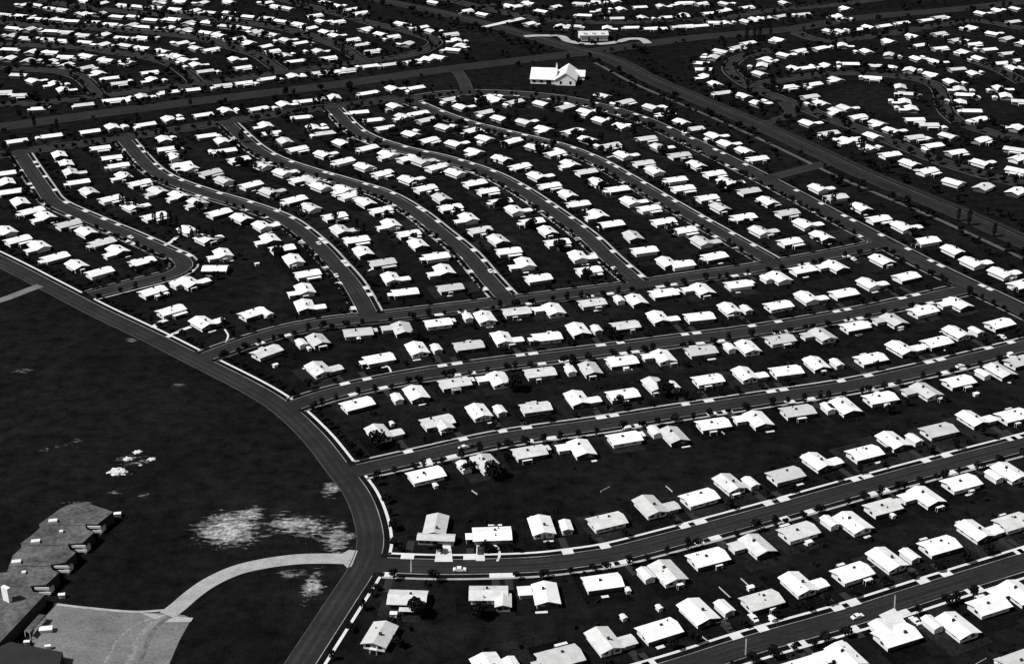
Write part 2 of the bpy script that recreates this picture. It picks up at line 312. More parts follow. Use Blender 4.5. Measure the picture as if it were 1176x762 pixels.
FAR += cr(784,0,[(20,15),(125,20),(285,20),(430,45),(685,15),(15,98),(180,85),(280,68),(20,172),(120,170),(220,148),(290,152),(430,140),(490,125),(550,118),(660,105),(810,92),(1100,52),(1020,105),(1065,120),(990,205),(1065,207),(1145,198),(440,285),(650,262),(365,315),(260,340),(205,380),(125,420),(140,462),(155,512),(220,560),(265,620),(685,365),(785,338),(920,320),(550,395),(535,435),(520,490),(755,455),(830,452),(970,438),(1130,425),(1075,300),(700,580),(880,562),(855,645),(935,690),(410,640),(510,690),(1035,530),(1040,740),(1095,720)])
FAR += cr(784,70,[(845,412),(985,480),(1110,530)])
FAR += cr(976,0,[(45,195),(130,178),(230,170),(350,150),(510,132),(600,112),(885,85),(1000,65),(1120,55),(1100,142),(600,222),(830,182),(265,272),(425,238),(470,300),(605,320),(715,265),(830,292),(965,222),(1055,255),(1160,285),(115,342),(265,365),(455,390),(775,345),(870,388),(580,412),(935,328),(1060,355),(1145,400),(400,465),(720,460),(835,490),(1020,420),(1100,455),(175,440),(240,442),(155,518),(550,495),(340,580),(385,625),(370,680),(415,725),(680,545),(740,595),(775,632),(745,685),(820,740),(1010,590),(1050,640),(1150,675)])
FAR += cr(976,120,[(50,78),(190,120),(285,170),(155,205),(20,232),(125,285),(270,330),(405,388),(435,95),(530,130),(435,215),(560,270),(665,205),(715,315),(870,95),(885,232),(885,385),(520,440),(700,515),(900,548),(1115,150),(1110,295),(1135,355),(1125,435),(1120,578)])

# ------------------------------------------------------------------ house templates (u = across, front = -v)
WH = 2.35
def P(kind, *a): return (kind, a)
def template(t):
    """parts: list of (part name, material key or None for roof, [shapes])"""
    o = 0.9
    W, Rf, X = [], [], []
    if t in ('b','bs','bp'):
        W.append(('gable_wall',(-6.9,6.9,-4.1,4.1,WH,1.0,'u'))); Rf.append(('gable_roof',(-6.9-o,6.9+o,-4.1-o,4.1+o,WH-0.2,1.0+0.23,'u')))
        ch = (1.2,0.6,3.9)
        if t == 'bs': X = [('carport','roof',[('box',(-10.6,-7.85,-3.4,1.2,2.05,2.25)),('box',(-10.3,-10.1,-3.2,-3.0,0,2.05)),('box',(-10.3,-10.1,0.8,1.0,0,2.05))])]
        if t == 'bp': X = [('porch','roof',[('box',(-2.5,6.2,-8.8,-6.1,1.9,2.07)),('box',(-2.4,-2.2,-8.7,-8.5,0,1.9)),('box',(5.9,6.1,-8.7,-8.5,0,1.9)),('box',(-2.4,-2.2,-6.4,-6.2,0,1.9)),('box',(5.9,6.1,-6.4,-6.2,0,1.9))])]
        win = [(-4.8,-4.1,'f'),(-1.8,-4.1,'f'),(4.4,-4.1,'f'),(6.9,0.8,'r'),(-6.9,-0.8,'l'),(-3.5,4.1,'k'),(3.0,4.1,'k')]; dr = (1.6,-4.1)
    elif t in ('g','l','lm'):
        W.append(('gable_wall',(-4.2,4.2,-6.2,6.2,WH,1.1,'v'))); Rf.append(('gable_roof',(-4.2-o,4.2+o,-6.2-o,6.2+o,WH-0.2,1.1+0.25,'v')))
        ch = (0.9,-1.5,4.2)
        s = 1 if t != 'lm' else -1
        if t in ('l','lm'):
            xs = sorted((s*5.12, s*10.9))
            X = [('garage_wing','roof',[('gable_roof',(xs[0],xs[1],-6.4,-0.2,2.0,0.6,'u'))]),
                 ('garage_wall','wall',[('box',(min(s*5.2,s*10.2),max(s*5.2,s*10.2),-5.6,-0.9,0,1.98))])]
        win = [(-2.4,-6.2,'f'),(2.3,-6.2,'f'),(-4.2,-3.0,'l'),(-4.2,3.0,'l'),(4.2,3.2,'r'),(-1.8,6.2,'k'),(2.0,6.2,'k')]; dr = (0.2,-6.2)
    elif t == 'k':   # long house with a gabled wing at its end
        W.append(('gable_wall',(-6.9,6.9,-4.1,4.1,WH,1.0,'u'))); Rf.append(('gable_roof',(-6.9-o,6.9+o,-4.1-o,4.1+o,WH-0.2,1.0+0.23,'u')))
        X = [('end_wing','roof',[('gable_roof',(2.4,9.2,-9.6,-0.5,WH-0.12,0.95,'v'))]),('end_wing_wall','wall',[('gable_wall',(3.1,8.5,-9.0,-4.13,WH-0.04,0.8,'v'))])]
        ch = (-0.6,1.4,3.9); win = [(-4.8,-4.1,'f'),(-1.5,-4.1,'f'),(4.6,-9.0,'f'),(7.0,-9.0,'f'),(-6.9,-0.8,'l'),(-3.5,4.1,'k'),(3.0,4.1,'k')]; dr = (0.6,-4.1)
    elif t == 'c':   # corner form: long house and a gabled block standing forward
        W.append(('gable_wall',(-6.9,6.9,-4.1,4.1,WH,1.0,'u'))); Rf.append(('gable_roof',(-6.9-o,6.9+o,-4.1-o,4.1+o,WH-0.2,1.0+0.23,'u')))
        X = [('front_wing','roof',[('gable_roof',(-2.3,5.3,-9.8,-0.5,WH-0.12,0.98,'v'))]),('front_wing_wall','wall',[('gable_wall',(-1.5,4.5,-9.0,-4.13,WH-0.04,0.8,'v'))])]
        ch = (-2.6,1.2,4.0); win = [(-4.8,-4.1,'f'),(0.0,-9.0,'f'),(3.0,-9.0,'f'),(6.9,0.8,'r'),(-6.9,-0.8,'l'),(-3.5,4.1,'k'),(3.0,4.1,'k')]; dr = (-2.6,-4.1)
    elif t == 't':   # deep house with a cross wing at the street end
        W.append(('gable_wall',(-4.3,4.3,-5.0,9.0,WH,1.1,'v'))); Rf.append(('gable_roof',(-4.95,4.95,-5.6,9.65,WH-0.15,1.3,'v')))
        X = [('cross_wing','roof',[('gable_roof',(-6.8,9.2,-10.2,-4.6,2.3,0.9,'u'))]),('cross_wing_wall','wall',[('gable_wall',(-6.2,8.6,-9.6,-5.02,2.36,0.7,'u'))])]
        ch = (0.9,-2.5,4.2); win = [(-4.9,-9.6,'f'),(-2.0,-9.6,'f'),(1.0,-9.6,'f'),(-4.3,3.0,'l'),(4.3,3.2,'r'),(-1.8,9.0,'k'),(2.0,9.0,'k')]; dr = (2.6,-9.6)
    return W, Rf, X, ch, win, dr
def shapes_mesh(name, shapes, mats):
    mb = MB()
    for k, a in shapes: getattr(mb, k)(*a)
    return mb.mesh(name, mats)
TONES = ['roof_white','roof_pale','roof_grey']
TPL = {}
def front_shade(me, front):  # front and back faces take the painted eave shade; end walls keep lit white
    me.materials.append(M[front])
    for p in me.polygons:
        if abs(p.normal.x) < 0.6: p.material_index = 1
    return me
for t in ('b','bs','bp','g','l','lm','c','t','k'):
    W, Rf, X, ch, win, dr = template(t)
    e = dict(wall={f: front_shade(shapes_mesh('wall', W, [M['wall']]), f) for f in ('wall_dark','wall_mid','wall')}, roof={}, extra=[], shapes=(W, Rf, X), win=[])
    for tn in TONES: e['roof'][tn] = shapes_mesh('roof', Rf, [M[tn]])
    for nm, mk, sh in X:
        e['extra'].append((nm, mk, {tn: shapes_mesh(nm, sh, [M[tn]]) for tn in TONES} if mk == 'roof' else front_shade(shapes_mesh(nm, sh, [M['wall']]), 'wall_mid')))
    e['chimney'] = shapes_mesh('chimney', [('box',(ch[0]-0.45,ch[0]+0.45,ch[1]-0.4,ch[1]+0.4,2.9,ch[2]+0.25))], [M['dark']])
    for x, y, sd in win:
        a = {'f':(x-0.9,x+0.9,y-0.05,y-0.003),'k':(x-0.9,x+0.9,y+0.003,y+0.05),'l':(x-0.05,x-0.003,y-0.9,y+0.9),'r':(x+0.003,x+0.05,y-0.9,y+0.9)}[sd]
        e['win'].append(shapes_mesh('window', [('box', a+(0.95,2.05))], [M['glass']]))
    e['door'] = shapes_mesh('door', [('box',(dr[0]-0.5,dr[0]+0.5,dr[1]-0.06,dr[1]-0.003,0.05,2.1))], [M['door']])
    TPL[t] = e
DESC = {'b':'long low {} house','bs':'long low {} house with carport','bp':'long low {} house with porch','g':'square {} gabled house','l':'{} gabled house with side wing',
        'lm':'{} gabled house with side wing','k':'{} house with end wing','c':'{} corner-plan house','t':'{} cross-winged house'}
TW = {'roof_white':'white','roof_pale':'pale','roof_grey':'greyish'}

ALL = []
for ri, (phrase, order, st, mode, front, ents) in enumerate(ROWS):
    ents = sorted(ents, key=lambda e: e[0]) if order == 'x' else sorted(ents, key=lambda e: -e[1])
    for i, e in enumerate(ents):
        x, y = e[0], e[1]
        t = e[2] if len(e) > 2 else None
        tone = None
        if t and t.endswith('*'): t, tone = t[:-1], R.choice(['roof_grey','roof_pale'])
        if t is None: t = ['b','l','b','g'][i % 4] if R.random() < 0.8 else R.choice(['g','l','b'])
        if t == 'b': t = R.choice(['b','bp','bs','bp'] if mode == 'C' else ['b','b','b','bs'])
        if t == 'l' and mode == 'C' and R.random() < 0.35: t = 'lm'
        if tone is None: tone = R.choice(['roof_pale','roof_grey']) if R.random() < (0.10 if mode == 'S' else 0.22) else 'roof_white'
        ALL.append(dict(x=x, y=y, t=t, tone=tone, st=st, mode=mode, front=front, phrase=phrase, ord=i+1, order=order, row=ri))
for n_, (x, y) in enumerate(sorted(FAR, key=lambda q: (q[0] < 540, -q[1]))):
    ALL.append(dict(x=x, y=y, t=R.choice(['b','bp','bs','bp','g','l','lm']), tone='roof_pale' if R.random()<0.3 else 'roof_white', st=None, mode='F', front='down', phrase='in the tract right of the highway', ord=n_+1, order='y', row=-1))
far_keys = {0:[k for k in keys if k[0] in 'F'], 1:[k for k in keys if k[0]=='E' and k!='E4'], 2:['T1','T3']}
for h in ALL:
    p = at(h['x'], h['y'], 2.8); h['p'] = p
    st = h['st']
    if st is None:
        ks = far_keys[0] if (h['x'] < 540 and h['y'] > 0 and not (h['x']>480 and h['y']<22)) else (far_keys[1] if h['x'] > 790 and h['y'] > 27 else far_keys[2])
        st = min(ks, key=lambda k: dist_to(k, p)[0])
    d, i, _ = dist_to(st, p); h['d'] = d; h['si'] = i; h['near'] = st
    tg = ST[st]['t'][i]
    if h['mode'] == 'S':
        u = tg if tg[0] > 0 else -tg
    else:
        u = np.array([-tg[1], tg[0]]); u = u if u[0] > 0 else -u
        if h['mode'] == 'F':
            u2 = tg if tg[0] > 0 else -tg
            if u[0] < 0.72: u = u2
    a = math.atan2(u[1], u[0])
    # winding streets: houses keep close to the common grid where the street bends hard
    if h['mode'] in 'CF' and h['x'] != 436:
        a = max(-0.75, min(0.75, a)); 
    a += R.uniform(-0.03, 0.03)
    if h['mode'] == 'S' and h['front'] == 'up' and h['t'] not in ('k','bp'): a += math.pi
    h['a'] = a
ALL.sort(key=lambda h: -h['y'])
ONE, REST = ALL[:298], ALL[298:]
def place_desc(h): return f"{ordn(h['ord'])} {'from left' if h['order']=='x' else 'up'} {h['phrase']}"
for i, h in enumerate(ONE):
    e = TPL[h['t']]
    r = obj('house', None, label=f"{DESC[h['t']].format(TW[h['tone']])}, {place_desc(h)}", cat='house', group='houses of the subdivision')
    r.empty_display_size = 3
    r.location = (h['p'].x, h['p'].y, 0.0); r.rotation_euler = (0, 0, h['a'])
    sc = R.uniform(0.95, 1.04)*(0.93 if h['mode'] == 'C' else 0.92 if h['mode'] == 'F' else 0.92); r.scale = (sc, sc, .96 if h['mode'] == 'S' else 1.0)
    h['o'] = r
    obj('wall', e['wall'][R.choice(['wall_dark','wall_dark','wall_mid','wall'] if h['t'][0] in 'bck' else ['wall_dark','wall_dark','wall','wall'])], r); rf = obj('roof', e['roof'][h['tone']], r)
    obj('chimney', e['chimney'], rf)
    for nm, mk, me in e['extra']: obj(nm, me[h['tone']] if mk == 'roof' else me, r)
    hd = 5.3 if h['t'][0] == 'b' else 7.3
    if h['t'] in ('b','g','l','lm','bs'):
        for _ in range(R.choice([0,1,1,2])):
            v = R.random(); sx = R.uniform(-3.5, 3.5); sy = R.choice([-1,1])*(hd+R.uniform(.9,1.5)); lx, ly = R.uniform(1.2, 2.4), R.uniform(.5, .85)
            if h['t'] in ('bs',): sx = abs(sx)
            if v < .5: nm, me_ = 'patio', shapes_mesh('patio', [('box',(sx-lx,sx+lx,sy-ly,sy+ly,0,.16))], [M['walk']])
            else: nm, me_ = 'awning', shapes_mesh('awning', [('box',(sx-lx,sx+lx,sy-ly,sy+ly,1.95,2.08)),('box',(sx-lx+.05,sx-lx+.17,sy-ly+.05,sy-ly+.17,0,1.95)),('box',(sx+lx-.17,sx+lx-.05,sy-ly+.05,sy-ly+.17,0,1.95)),('box',(sx-lx+.05,sx-lx+.17,sy+ly-.17,sy+ly-.05,0,1.95)),('box',(sx+lx-.17,sx+lx-.05,sy+ly-.17,sy+ly-.05,0,1.95))], [M['wall']])
            obj(nm, me_, r)
    if h['y'] > 345:
        for w in e['win']: obj('window', w, r)
        for _ in range(R.choice([0, 1, 2])):
            sx, sy = (R.uniform(-5, 5), R.choice([-1, 1])*R.uniform(1.6, 2.6)) if h['t'][0] == 'b' else (R.choice([-1, 1])*R.uniform(1.4, 2.8), R.uniform(-4, 4))
            obj('roof_vent', shapes_mesh('vent', [('box',(sx-.17,sx+.17,sy-.17,sy+.17,2.4,3.75))], [M['dark']]), rf)
        obj('door', e['door'], r)
mb = MB()
for h in REST:
    W, Rf, X = TPL[h['t']]['shapes']
    c, s = math.cos(h['a']), math.sin(h['a'])
    def add(shapes, mi):
        i0 = len(mb.v)
        for k, a in shapes: getattr(mb, k)(*a, mi=mi)
        for j in range(i0, len(mb.v)):
            x, y, z = mb.v[j]; x *= .94; y *= .9; mb.v[j] = (h['p'].x+x*c-y*s, h['p'].y+x*s+y*c, z)
    add(W, 1); add(Rf, 0 if h['tone'] == 'roof_white' else 2)
    for nm, mk, sh in X: add(sh, 1 if mk == 'wall' else 0)
    if R.random() < .6:
        gx, gy = R.choice([-1, 1])*R.uniform(8, 11), R.uniform(-7, 7)
        add([('gable_wall',(gx-1.8,gx+1.8,gy-2.6,gy+2.6,2.0,.5,'v')),], 1); add([('gable_roof',(gx-2.2,gx+2.2,gy-3,gy+3,1.95,.6,'v'))], 0)
obj('distant_houses', mb.mesh('far_houses', [M['roof_white'], M['wall_mid'], M['roof_pale']]), label='white roofed houses of the far tracts beyond the highways', cat='houses', kind='stuff')

# lawns of the lots, drives
LAWN = [mat('lawn_%s' % w_, c_, var=.55, scale=.13, fine=.4, fscale=.9, detail=6, spec=0.0, rough=1.0) for w_, c_ in (('thin',.0115),('dark',.0048),('mown',.0072),('shaggy',.0060),('dry',.0150))]
lawn_mb, lane_mb = MB(), MB()
for n_, h in enumerate(ALL):
    if h['st'] is None or h['d'] > 42 or h['st'] == 'B': continue
    s_ = ST[h['st']]; i = h['si']; c0, tg, nr = s_['p'][i], s_['t'][i], s_['n'][i]
    sd_ = 1 if ((np.array(h['p'][:2])-c0)@nr) > 0 else -1
    o0 = s_['hw']+VERGE+SW+.1; o1 = h['d']+R.uniform(8, 11.5); wd = R.uniform(7.2, 8.4)
    q = [c0-tg*wd+nr*sd_*o0, c0+tg*wd+nr*sd_*o0, c0+tg*wd*R.uniform(.9,1.1)+nr*sd_*o1, c0-tg*wd*R.uniform(.9,1.1)+nr*sd_*o1]
    if any(on_other(h['st'], x, 1.0, VERGE+SW) for x in q): continue
    z = .0035+.0035*(n_ % 4)
    if sd_ < 0: q = q[::-1]
    lawn_mb.face([(a[0], a[1], z) for a in q], R.choice([0,1,1,2,2,3,4]))
obj('lot_lawn_field', lawn_mb.mesh('lawns', LAWN), kind='structure')

# aprons where drives cross the verge
ap = MB()
for h in ALL:
    if h['st'] is None or h['d'] > 45 or (h['st'] in 'BX'): continue
    s = ST[h['st']]; i = h['si']; c0 = s['p'][i]; tg, nr = s['t'][i], s['n'][i]
    u = np.array([math.cos(h['a']), math.sin(h['a'])])
    side = 1 if ((np.array(h['p'][:2])-c0)@nr) > 0 else -1
    sg = 1 if tg@u > 0 else -1
    if h['mode'] == 'C': off = R.choice([-5.5, 5.5])
    else: off = sg*(-6.6 if h['t'][0] in 'bt' else 7.4)
    q = c0+tg*off
    d, j, _ = dist_to(h['st'], q); c0 = s['p'][j]; tg, nr = s['t'][j], s['n'][j]
    ctr = q
    if on_other(h['st'], ctr+nr*side*s['hw'], 1.0, 2.5): continue
    w = R.uniform(1.9, 2.6)
    pts = np.array([ctr-tg*w, ctr+tg*w]); nn = np.array([nr, nr])
    strip(ap, pts, nn, side*(s['hw']-0.3), side*(s['hw']+VERGE+0.1), 0, 0.17)
    if h['mode'] == 'S':
        strip(lane_mb, np.array([ctr+nr*side*(s['hw']+VERGE+SW+.1), ctr+nr*side*(h['d']-6)]), np.array([tg, tg]), -1.4, 1.4, 0, .03)
    if h['mode'] == 'S' and h['t'][0] in 'bgl':
        q_ = ctr+nr*side*(s['hw']+VERGE+SW+3.6); h['dctr'] = (q_[0], q_[1], 0); h['dang'] = math.atan2(nr[1], nr[0])
    h['apron'] = ctr+nr*side*(s['hw']+VERGE+SW)
obj('driveway', lane_mb.mesh('drives', [M['lane']]), kind='structure')
obj('driveway_pavement', ap.mesh('aprons', [M['walk']]), kind='structure')

# detached garages
GAR = [(1071,714,'below the lowest street',1),(832,696,'above the lowest street',0),(1045,636,'above the lowest street',0),(742,658,'below the second street up',0),(953,598,'below the second street up',0),(1142,545,'below the second street up',0),
 (650,603,'above the second street up',0),(862,553,'above the second street up',0),(1050,503,'above the second street up',0),(533,534,'below the third street up',0),(752,494,'below the third street up',0),(951,467,'below the third street up',0),(1129,428,'below the third street up',0),
 (574,470,'above the third street up',0),(773,442,'above the third street up',0),(961,416,'above the third street up',0),(1121,379,'above the third street up',0),(456,456,'below the fourth street up',0),(655,424,'below the fourth street up',0),(838,398,'below the fourth street up',0),
 (501,399,'above the fourth street up',0),(685,377,'above the fourth street up',0),(857,354,'above the fourth street up',0),(346,393,'below the fifth street up',0),(537,363,'below the fifth street up',0),(711,343,'below the fifth street up',0),(880,319,'below the fifth street up',0),
 (588,762,'above the lowest street',0),(143,145,'beside the highway cross street',0),(273,126,'beside the highway cross street',0),(306,359,'beside the boulevard',0),(202,326,'beside the boulevard',0)]
GW = shapes_mesh('wall', [('gable_wall',(-1.9,1.9,-3.3,3.3,2.2,0.55,'v'))], [M['wall']])
GR = shapes_mesh('roof', [('gable_roof',(-2.3,2.3,-3.7,3.7,2.1,0.68,'v'))], [M['roof_white']])
GD = shapes_mesh('door', [('box',(-1.3,1.3,-3.38,-3.303,0.05,1.95))], [M['door']])
used = set()
def house_near(p, phrase=None):
    c = [h for h in ALL if h['phrase'] and (phrase is None or h['phrase'] == phrase)]
    return min(c, key=lambda h: (h['p']-p).length)
def uniq(lab):
    n = 1; base = lab
    while lab in used:
        n += 1; lab = f'{ordn(n)} {base}'
    used.add(lab); return lab
for x, y, phrase, _ in GAR:
    p = at(x, y, 2.2); h = house_near(p, phrase)
    g = obj('detached_garage', None, label=uniq(f"small white garage beside house {place_desc(h)}"), cat='garage', group='detached garages')
    g.location = (p.x, p.y, 0); g.rotation_euler = (0, 0, h['a'])
    obj('wall', GW, g); obj('roof', GR, g); obj('door', GD, g)
SHED = [(757,696),(716,707),(721,676),(887,708),(929,621),(1025,590),(1147,757),(450,485),(508,495),(500,556),(719,422),(412,388),(316,418),(355,399),(295,302),(1019,464),(1121,451),(1160,405),(458,684),(862,673),(452,703)]
SW_ = shapes_mesh('wall', [('box',(-1.1,1.1,-0.8,0.8,0,1.35))], [M['wall']])
SR_ = shapes_mesh('roof', [('gable_roof',(-1.35,1.35,-1.0,1.0,1.3,0.3,'u'))], [M['roof_white']])
SD_ = shapes_mesh('door', [('box',(-0.35,0.35,-0.85,-0.803,0.05,1.25))], [M['door']])
for x, y in SHED:
    p = at(x, y, 1.5); h = house_near(p)
    g = obj('garden_shed', None, label=uniq(f"tiny white shed by house {place_desc(h)}"), cat='shed', group='garden sheds')
    g.location = (p.x, p.y, 0); g.rotation_euler = (0, 0, h['a']+R.choice([0, 1.57]))
    obj('wall', SW_, g); obj('roof', SR_, g); obj('door', SD_, g)
FEN = [((851,665),(862,675)),((826,675),(839,687)),((807,732),(813,737)),((765,559),(772,565)),((826,494),(832,499)),((542,564),(548,568)),((823,716),(835,711)),((990,655),(1006,650)),((1121,763),(1132,757)),((700,560),(690,565))]
for a, b in FEN:
    p, q = at(*a), at(*b); h = house_near(p); L = (q-p).length
    m1 = MB(); m1.box(0, L, -0.05, 0.05, 0.15, 0.65)
    m2 = MB(); m2.box(-0.08, 0.08, -0.08, 0.08, 0, 0.72)
    f = obj('board_fence', None, label=uniq(f"short white board fence by house {place_desc(h)}"), cat='fence', group='short white board fences')
    f.location = p; f.rotation_euler = (0, 0, math.atan2(q.y-p.y, q.x-p.x))
    obj('panel', m1.mesh('panel', [M['bench']]), f)
    pm = m2.mesh('post', [M['wall']])
    for t in (0, 0.5, 1): o = obj('post', pm, f); o.location = (L*t, 0, 0)

# ------------------------------------------------------------------ drives and walks seen as bright paving
def quadpath(name, px, m, z, mat_): obj(name, sheet(name, [at(*p) for p in px], mat_, z), kind='structure')
quadpath('driveway', [(499,645),(520,645),(517,622),(503,622)], 0, 0.19, M['walk'])
quadpath('driveway', [(546.5,644),(557,644),(555.5,622),(547.5,622)], 0, 0.19, M['walk'])
quadpath('driveway', [(1009,706),(1027,698),(1042,716),(1026,722)], 0, 0.19, M['walk'])
quadpath('driveway', [(485,529),(494,526),(502,540),(494,543)], 0, 0.19, M['walk'])
def pathway(name, px, w, mat_, z=0.06):
    pl = smooth([at(*p) for p in px], 2.0)
    tg = np.gradient(pl, axis=0); tg /= np.linalg.norm(tg, axis=1)[:,None]; n = np.stack([-tg[:,1], tg[:,0]], 1)
    m_ = MB(); strip(m_, pl, n, -w/2, w/2, 0, z); obj(name, m_.mesh(name, [mat_]), kind='structure')
pathway('garden_path', [(571,644),(574,636),(571,628),(565,624),(556,625)], 0.9, M['walk'])
pathway('garden_path', [(449,427),(446,421),(440,419),(432,420),(421,423)], 0.9, M['walk'])
pathway('garden_path', [(259,393),(262,385),(258,378)], 0.9, M['walk'])
pathway('driveway', [(176,376),(183,370),(192,367)], 3.0, M['walk'])
pathway('driveway', [(192,387),(206,380),(219,375)], 2.6, M['walk'])
pathway('driveway', [(204,271),(196,278),(188,282)], 2.5, M['walk'])
pathway('garden_path', [(423,311),(432,306),(437,302)], 1.3, M['walk'])
pathway('garden_path', [(529,259),(535,257),(541,252)], 1.6, M['walk'])
pathway('garden_path', [(321,241),(327,234),(331,230)], 1.3, M['walk'])
pathway('garden_path', [(456,242),(470,248),(476,252)], 1.2, M['walk'])
pathway('garden_path', [(697,181),(708,178)], 1.5, M['walk'])
pathway('field_track', [(-30,352),(0,345),(30,334),(46,328)], 6.0, M['lot'], 0.17)
pathway('school_drive', [(407,642),(380,641),(340,642),(300,647.5),(270,655),(240,669),(220,683),(205,696),(192,706)], 6.6, M['drive'], 0.12)
quadpath('drive_mouth', [(401,631),(411,632),(404,650),(399,652),(392,645),(385,640)], 0, 0.125, M['drive'])
quadpath('paved_lot', [(64,693),(100,699),(158,703.5),(186,703),(212,706),(220,710),(206,735),(178,800),(60,800),(48,760),(36,734),(40,720)], 0, 0.05, M['lot'])
quadpath('lot_apron', [(160,703),(222,709),(219,713.5),(186,714)], 0, 0.056, M['drive'])
quadpath('centre_drive', [(552,31),(560,31.5),(604,22),(598,20)], 0, 0.2, M['walk'])
pathway('centre_drive', [(602,42),(620,41),(644,42),(652,47),(668,50),(690,50.5),(708,48.5),(722,45),(736,45),(744,50)], 8.0, M['walk_mid'], 0.18)
pathway('field_track', [(62,693),(100,697.5),(158,702),(190,700)], 1.2, M['drive'], 0.06)
for a, b in (((857,733),(856,752)),((1028,683),(1027,700)),((472,643),(472,657))):
    pathway('pavement_joint', [a, ((a[0]+b[0])/2,(a[1]+b[1])/2), b], 0.45, M['kerb'], 0.16)
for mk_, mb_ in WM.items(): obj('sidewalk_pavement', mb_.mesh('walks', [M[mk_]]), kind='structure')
obj('road_wear', wear_mb.mesh('wear', [M['wear']]), kind='structure')
obj('kerb', dimkerb_mb.mesh('kerbs', [M['walk_dim']]), kind='structure')
obj('kerb', kerb_mb.mesh('kerbs', [M['kerb']]), kind='structure')

for o_ in (1, 3, 4):
    pathway('lot_track', [(92+o_*15, 790), (112+o_*13, 752), (130+o_*11, 728), (160+o_*7, 712), (198+o_*2, 704)], R.uniform(.8, 2.6), M['lot_light'] if o_ % 2 else M['lot_dark'], .054+.0008*o_)
# ------------------------------------------------------------------ ground
g = bpy.data.materials.new('lawn_and_field'); g.use_nodes = True
nt = g.node_tree; bs = nt.nodes['Principled BSDF']; bs.inputs['Roughness'].default_value = 1.0; bs.inputs['Specular IOR Level'].default_value = 0.0
geo = nt.nodes.new('ShaderNodeNewGeometry')
def noise(sc, det=5, rough=0.6, dist=0.0):
    n = nt.nodes.new('ShaderNodeTexNoise'); n.inputs['Scale'].default_value = sc; n.inputs['Detail'].default_value = det; n.inputs['Roughness'].default_value = rough; n.inputs['Distortion'].default_value = dist
    nt.links.new(geo.outputs['Position'], n.inputs['Vector']); return n.outputs['Fac']
def rng(x, a, b, c, d):
    m = nt.nodes.new('ShaderNodeMapRange'); m.clamp = True
    for i, v in enumerate((a, b, c, d)): m.inputs[i+1].default_value = v
    nt.links.new(x, m.inputs[0]); return m.outputs[0]
def mth(op, a, b):
    m = nt.nodes.new('ShaderNodeMath'); m.operation = op
    for i, v in enumerate((a, b)):
        if isinstance(v, (int, float)): m.inputs[i].default_value = v
        else: nt.links.new(v, m.inputs[i])
    return m.outputs[0]
base = mth('MULTIPLY', rng(noise(0.012, 6, 0.65), 0.3, 0.7, 0.6, 1.5), rng(noise(0.14, 6, 0.72), 0.32, 0.68, 0.45, 1.75))
base = mth('MULTIPLY', base, rng(noise(1.1, 3, 0.6), 0.3, 0.7, 0.75, 1.3))
base = mth('MULTIPLY', base, 0.0066)
def streak(sc, det):
    mp = nt.nodes.new('ShaderNodeMapping'); mp.inputs['Rotation'].default_value = (0, 0, -.5); mp.inputs['Scale'].default_value = (.42, 1.0, 1)
    nt.links.new(geo.outputs['Position'], mp.inputs['Vector'])
    n = nt.nodes.new('ShaderNodeTexNoise'); n.inputs['Scale'].default_value = sc; n.inputs['Detail'].default_value = det; n.inputs['Roughness'].default_value = .68; n.inputs['Distortion'].default_value = .9
    nt.links.new(mp.outputs[0], n.inputs['Vector']); return n.outputs['Fac']
soil = None
def patch(px, py, rx, ry, rot=0.0, k=1.0):
    global soil
    c = at(px, py); s = F/to_px(c)[2]
    mp = nt.nodes.new('ShaderNodeMapping'); mp.vector_type = 'TEXTURE'
    mp.inputs['Location'].default_value = c; mp.inputs['Rotation'].default_value = (0, 0, rot)
    mp.inputs['Scale'].default_value = (rx/s, ry/(s*0.50), 1e4)
    nt.links.new(geo.outputs['Position'], mp.inputs['Vector'])
    ln = nt.nodes.new('ShaderNodeVectorMath'); ln.operation = 'LENGTH'; nt.links.new(mp.outputs[0], ln.inputs[0])
    v = rng(ln.outputs['Value'], 0.25, 1.0, k, 0.0)
    soil = v if soil is None else mth('MAXIMUM', soil, v)
patch(262, 608, 62, 30, 0.25); patch(165, 568, 16, 8, 0, .5);  patch(285, 592, 30, 16, 0, .9); patch(340, 602, 70, 22, -0.3, 0.8); patch(388, 616, 30, 24, 0, 0.85); patch(380, 560, 26, 16, 0, .7)
patch(360, 672, 22, 26, 0.0, 0.85); patch(335, 658, 36, 7, 0, 0.75); patch(130, 566, 20, 6, 0, 0.6); patch(85, 578, 40, 6, 0, .55); patch(70, 512, 40, 10, .6, .5)
patch(25, 425, 22, 10, 0.3, .5); patch(205, 442, 12, 6, 0, .5);  patch(150, 390, 20, 5, -.5, .6); patch(152, 530, 34, 18, .6, .72)
br = mth('ADD', mth('MULTIPLY', soil, 0.62), mth('ADD', mth('MULTIPLY', streak(0.16, 4), 0.9), mth('MULTIPLY', streak(0.55, 5), 1.1)))
br = rng(br, 1.34, 1.74, 0.0, 1.0)
br = mth('MULTIPLY', br, rng(noise(0.6, 4, 0.6), 0.3, 0.7, 0.10, 0.66))
tot = mth('ADD', base, br)
cb = nt.nodes.new('ShaderNodeCombineColor')
for k in range(3): nt.links.new(tot, cb.inputs[k])
nt.links.new(cb.outputs[0], bs.inputs['Base Color'])
S = 30000
obj('ground', sheet('ground', [(-S,-2000),(S,-2000),(S,S),(-S,S)], g, 0), kind='structure')

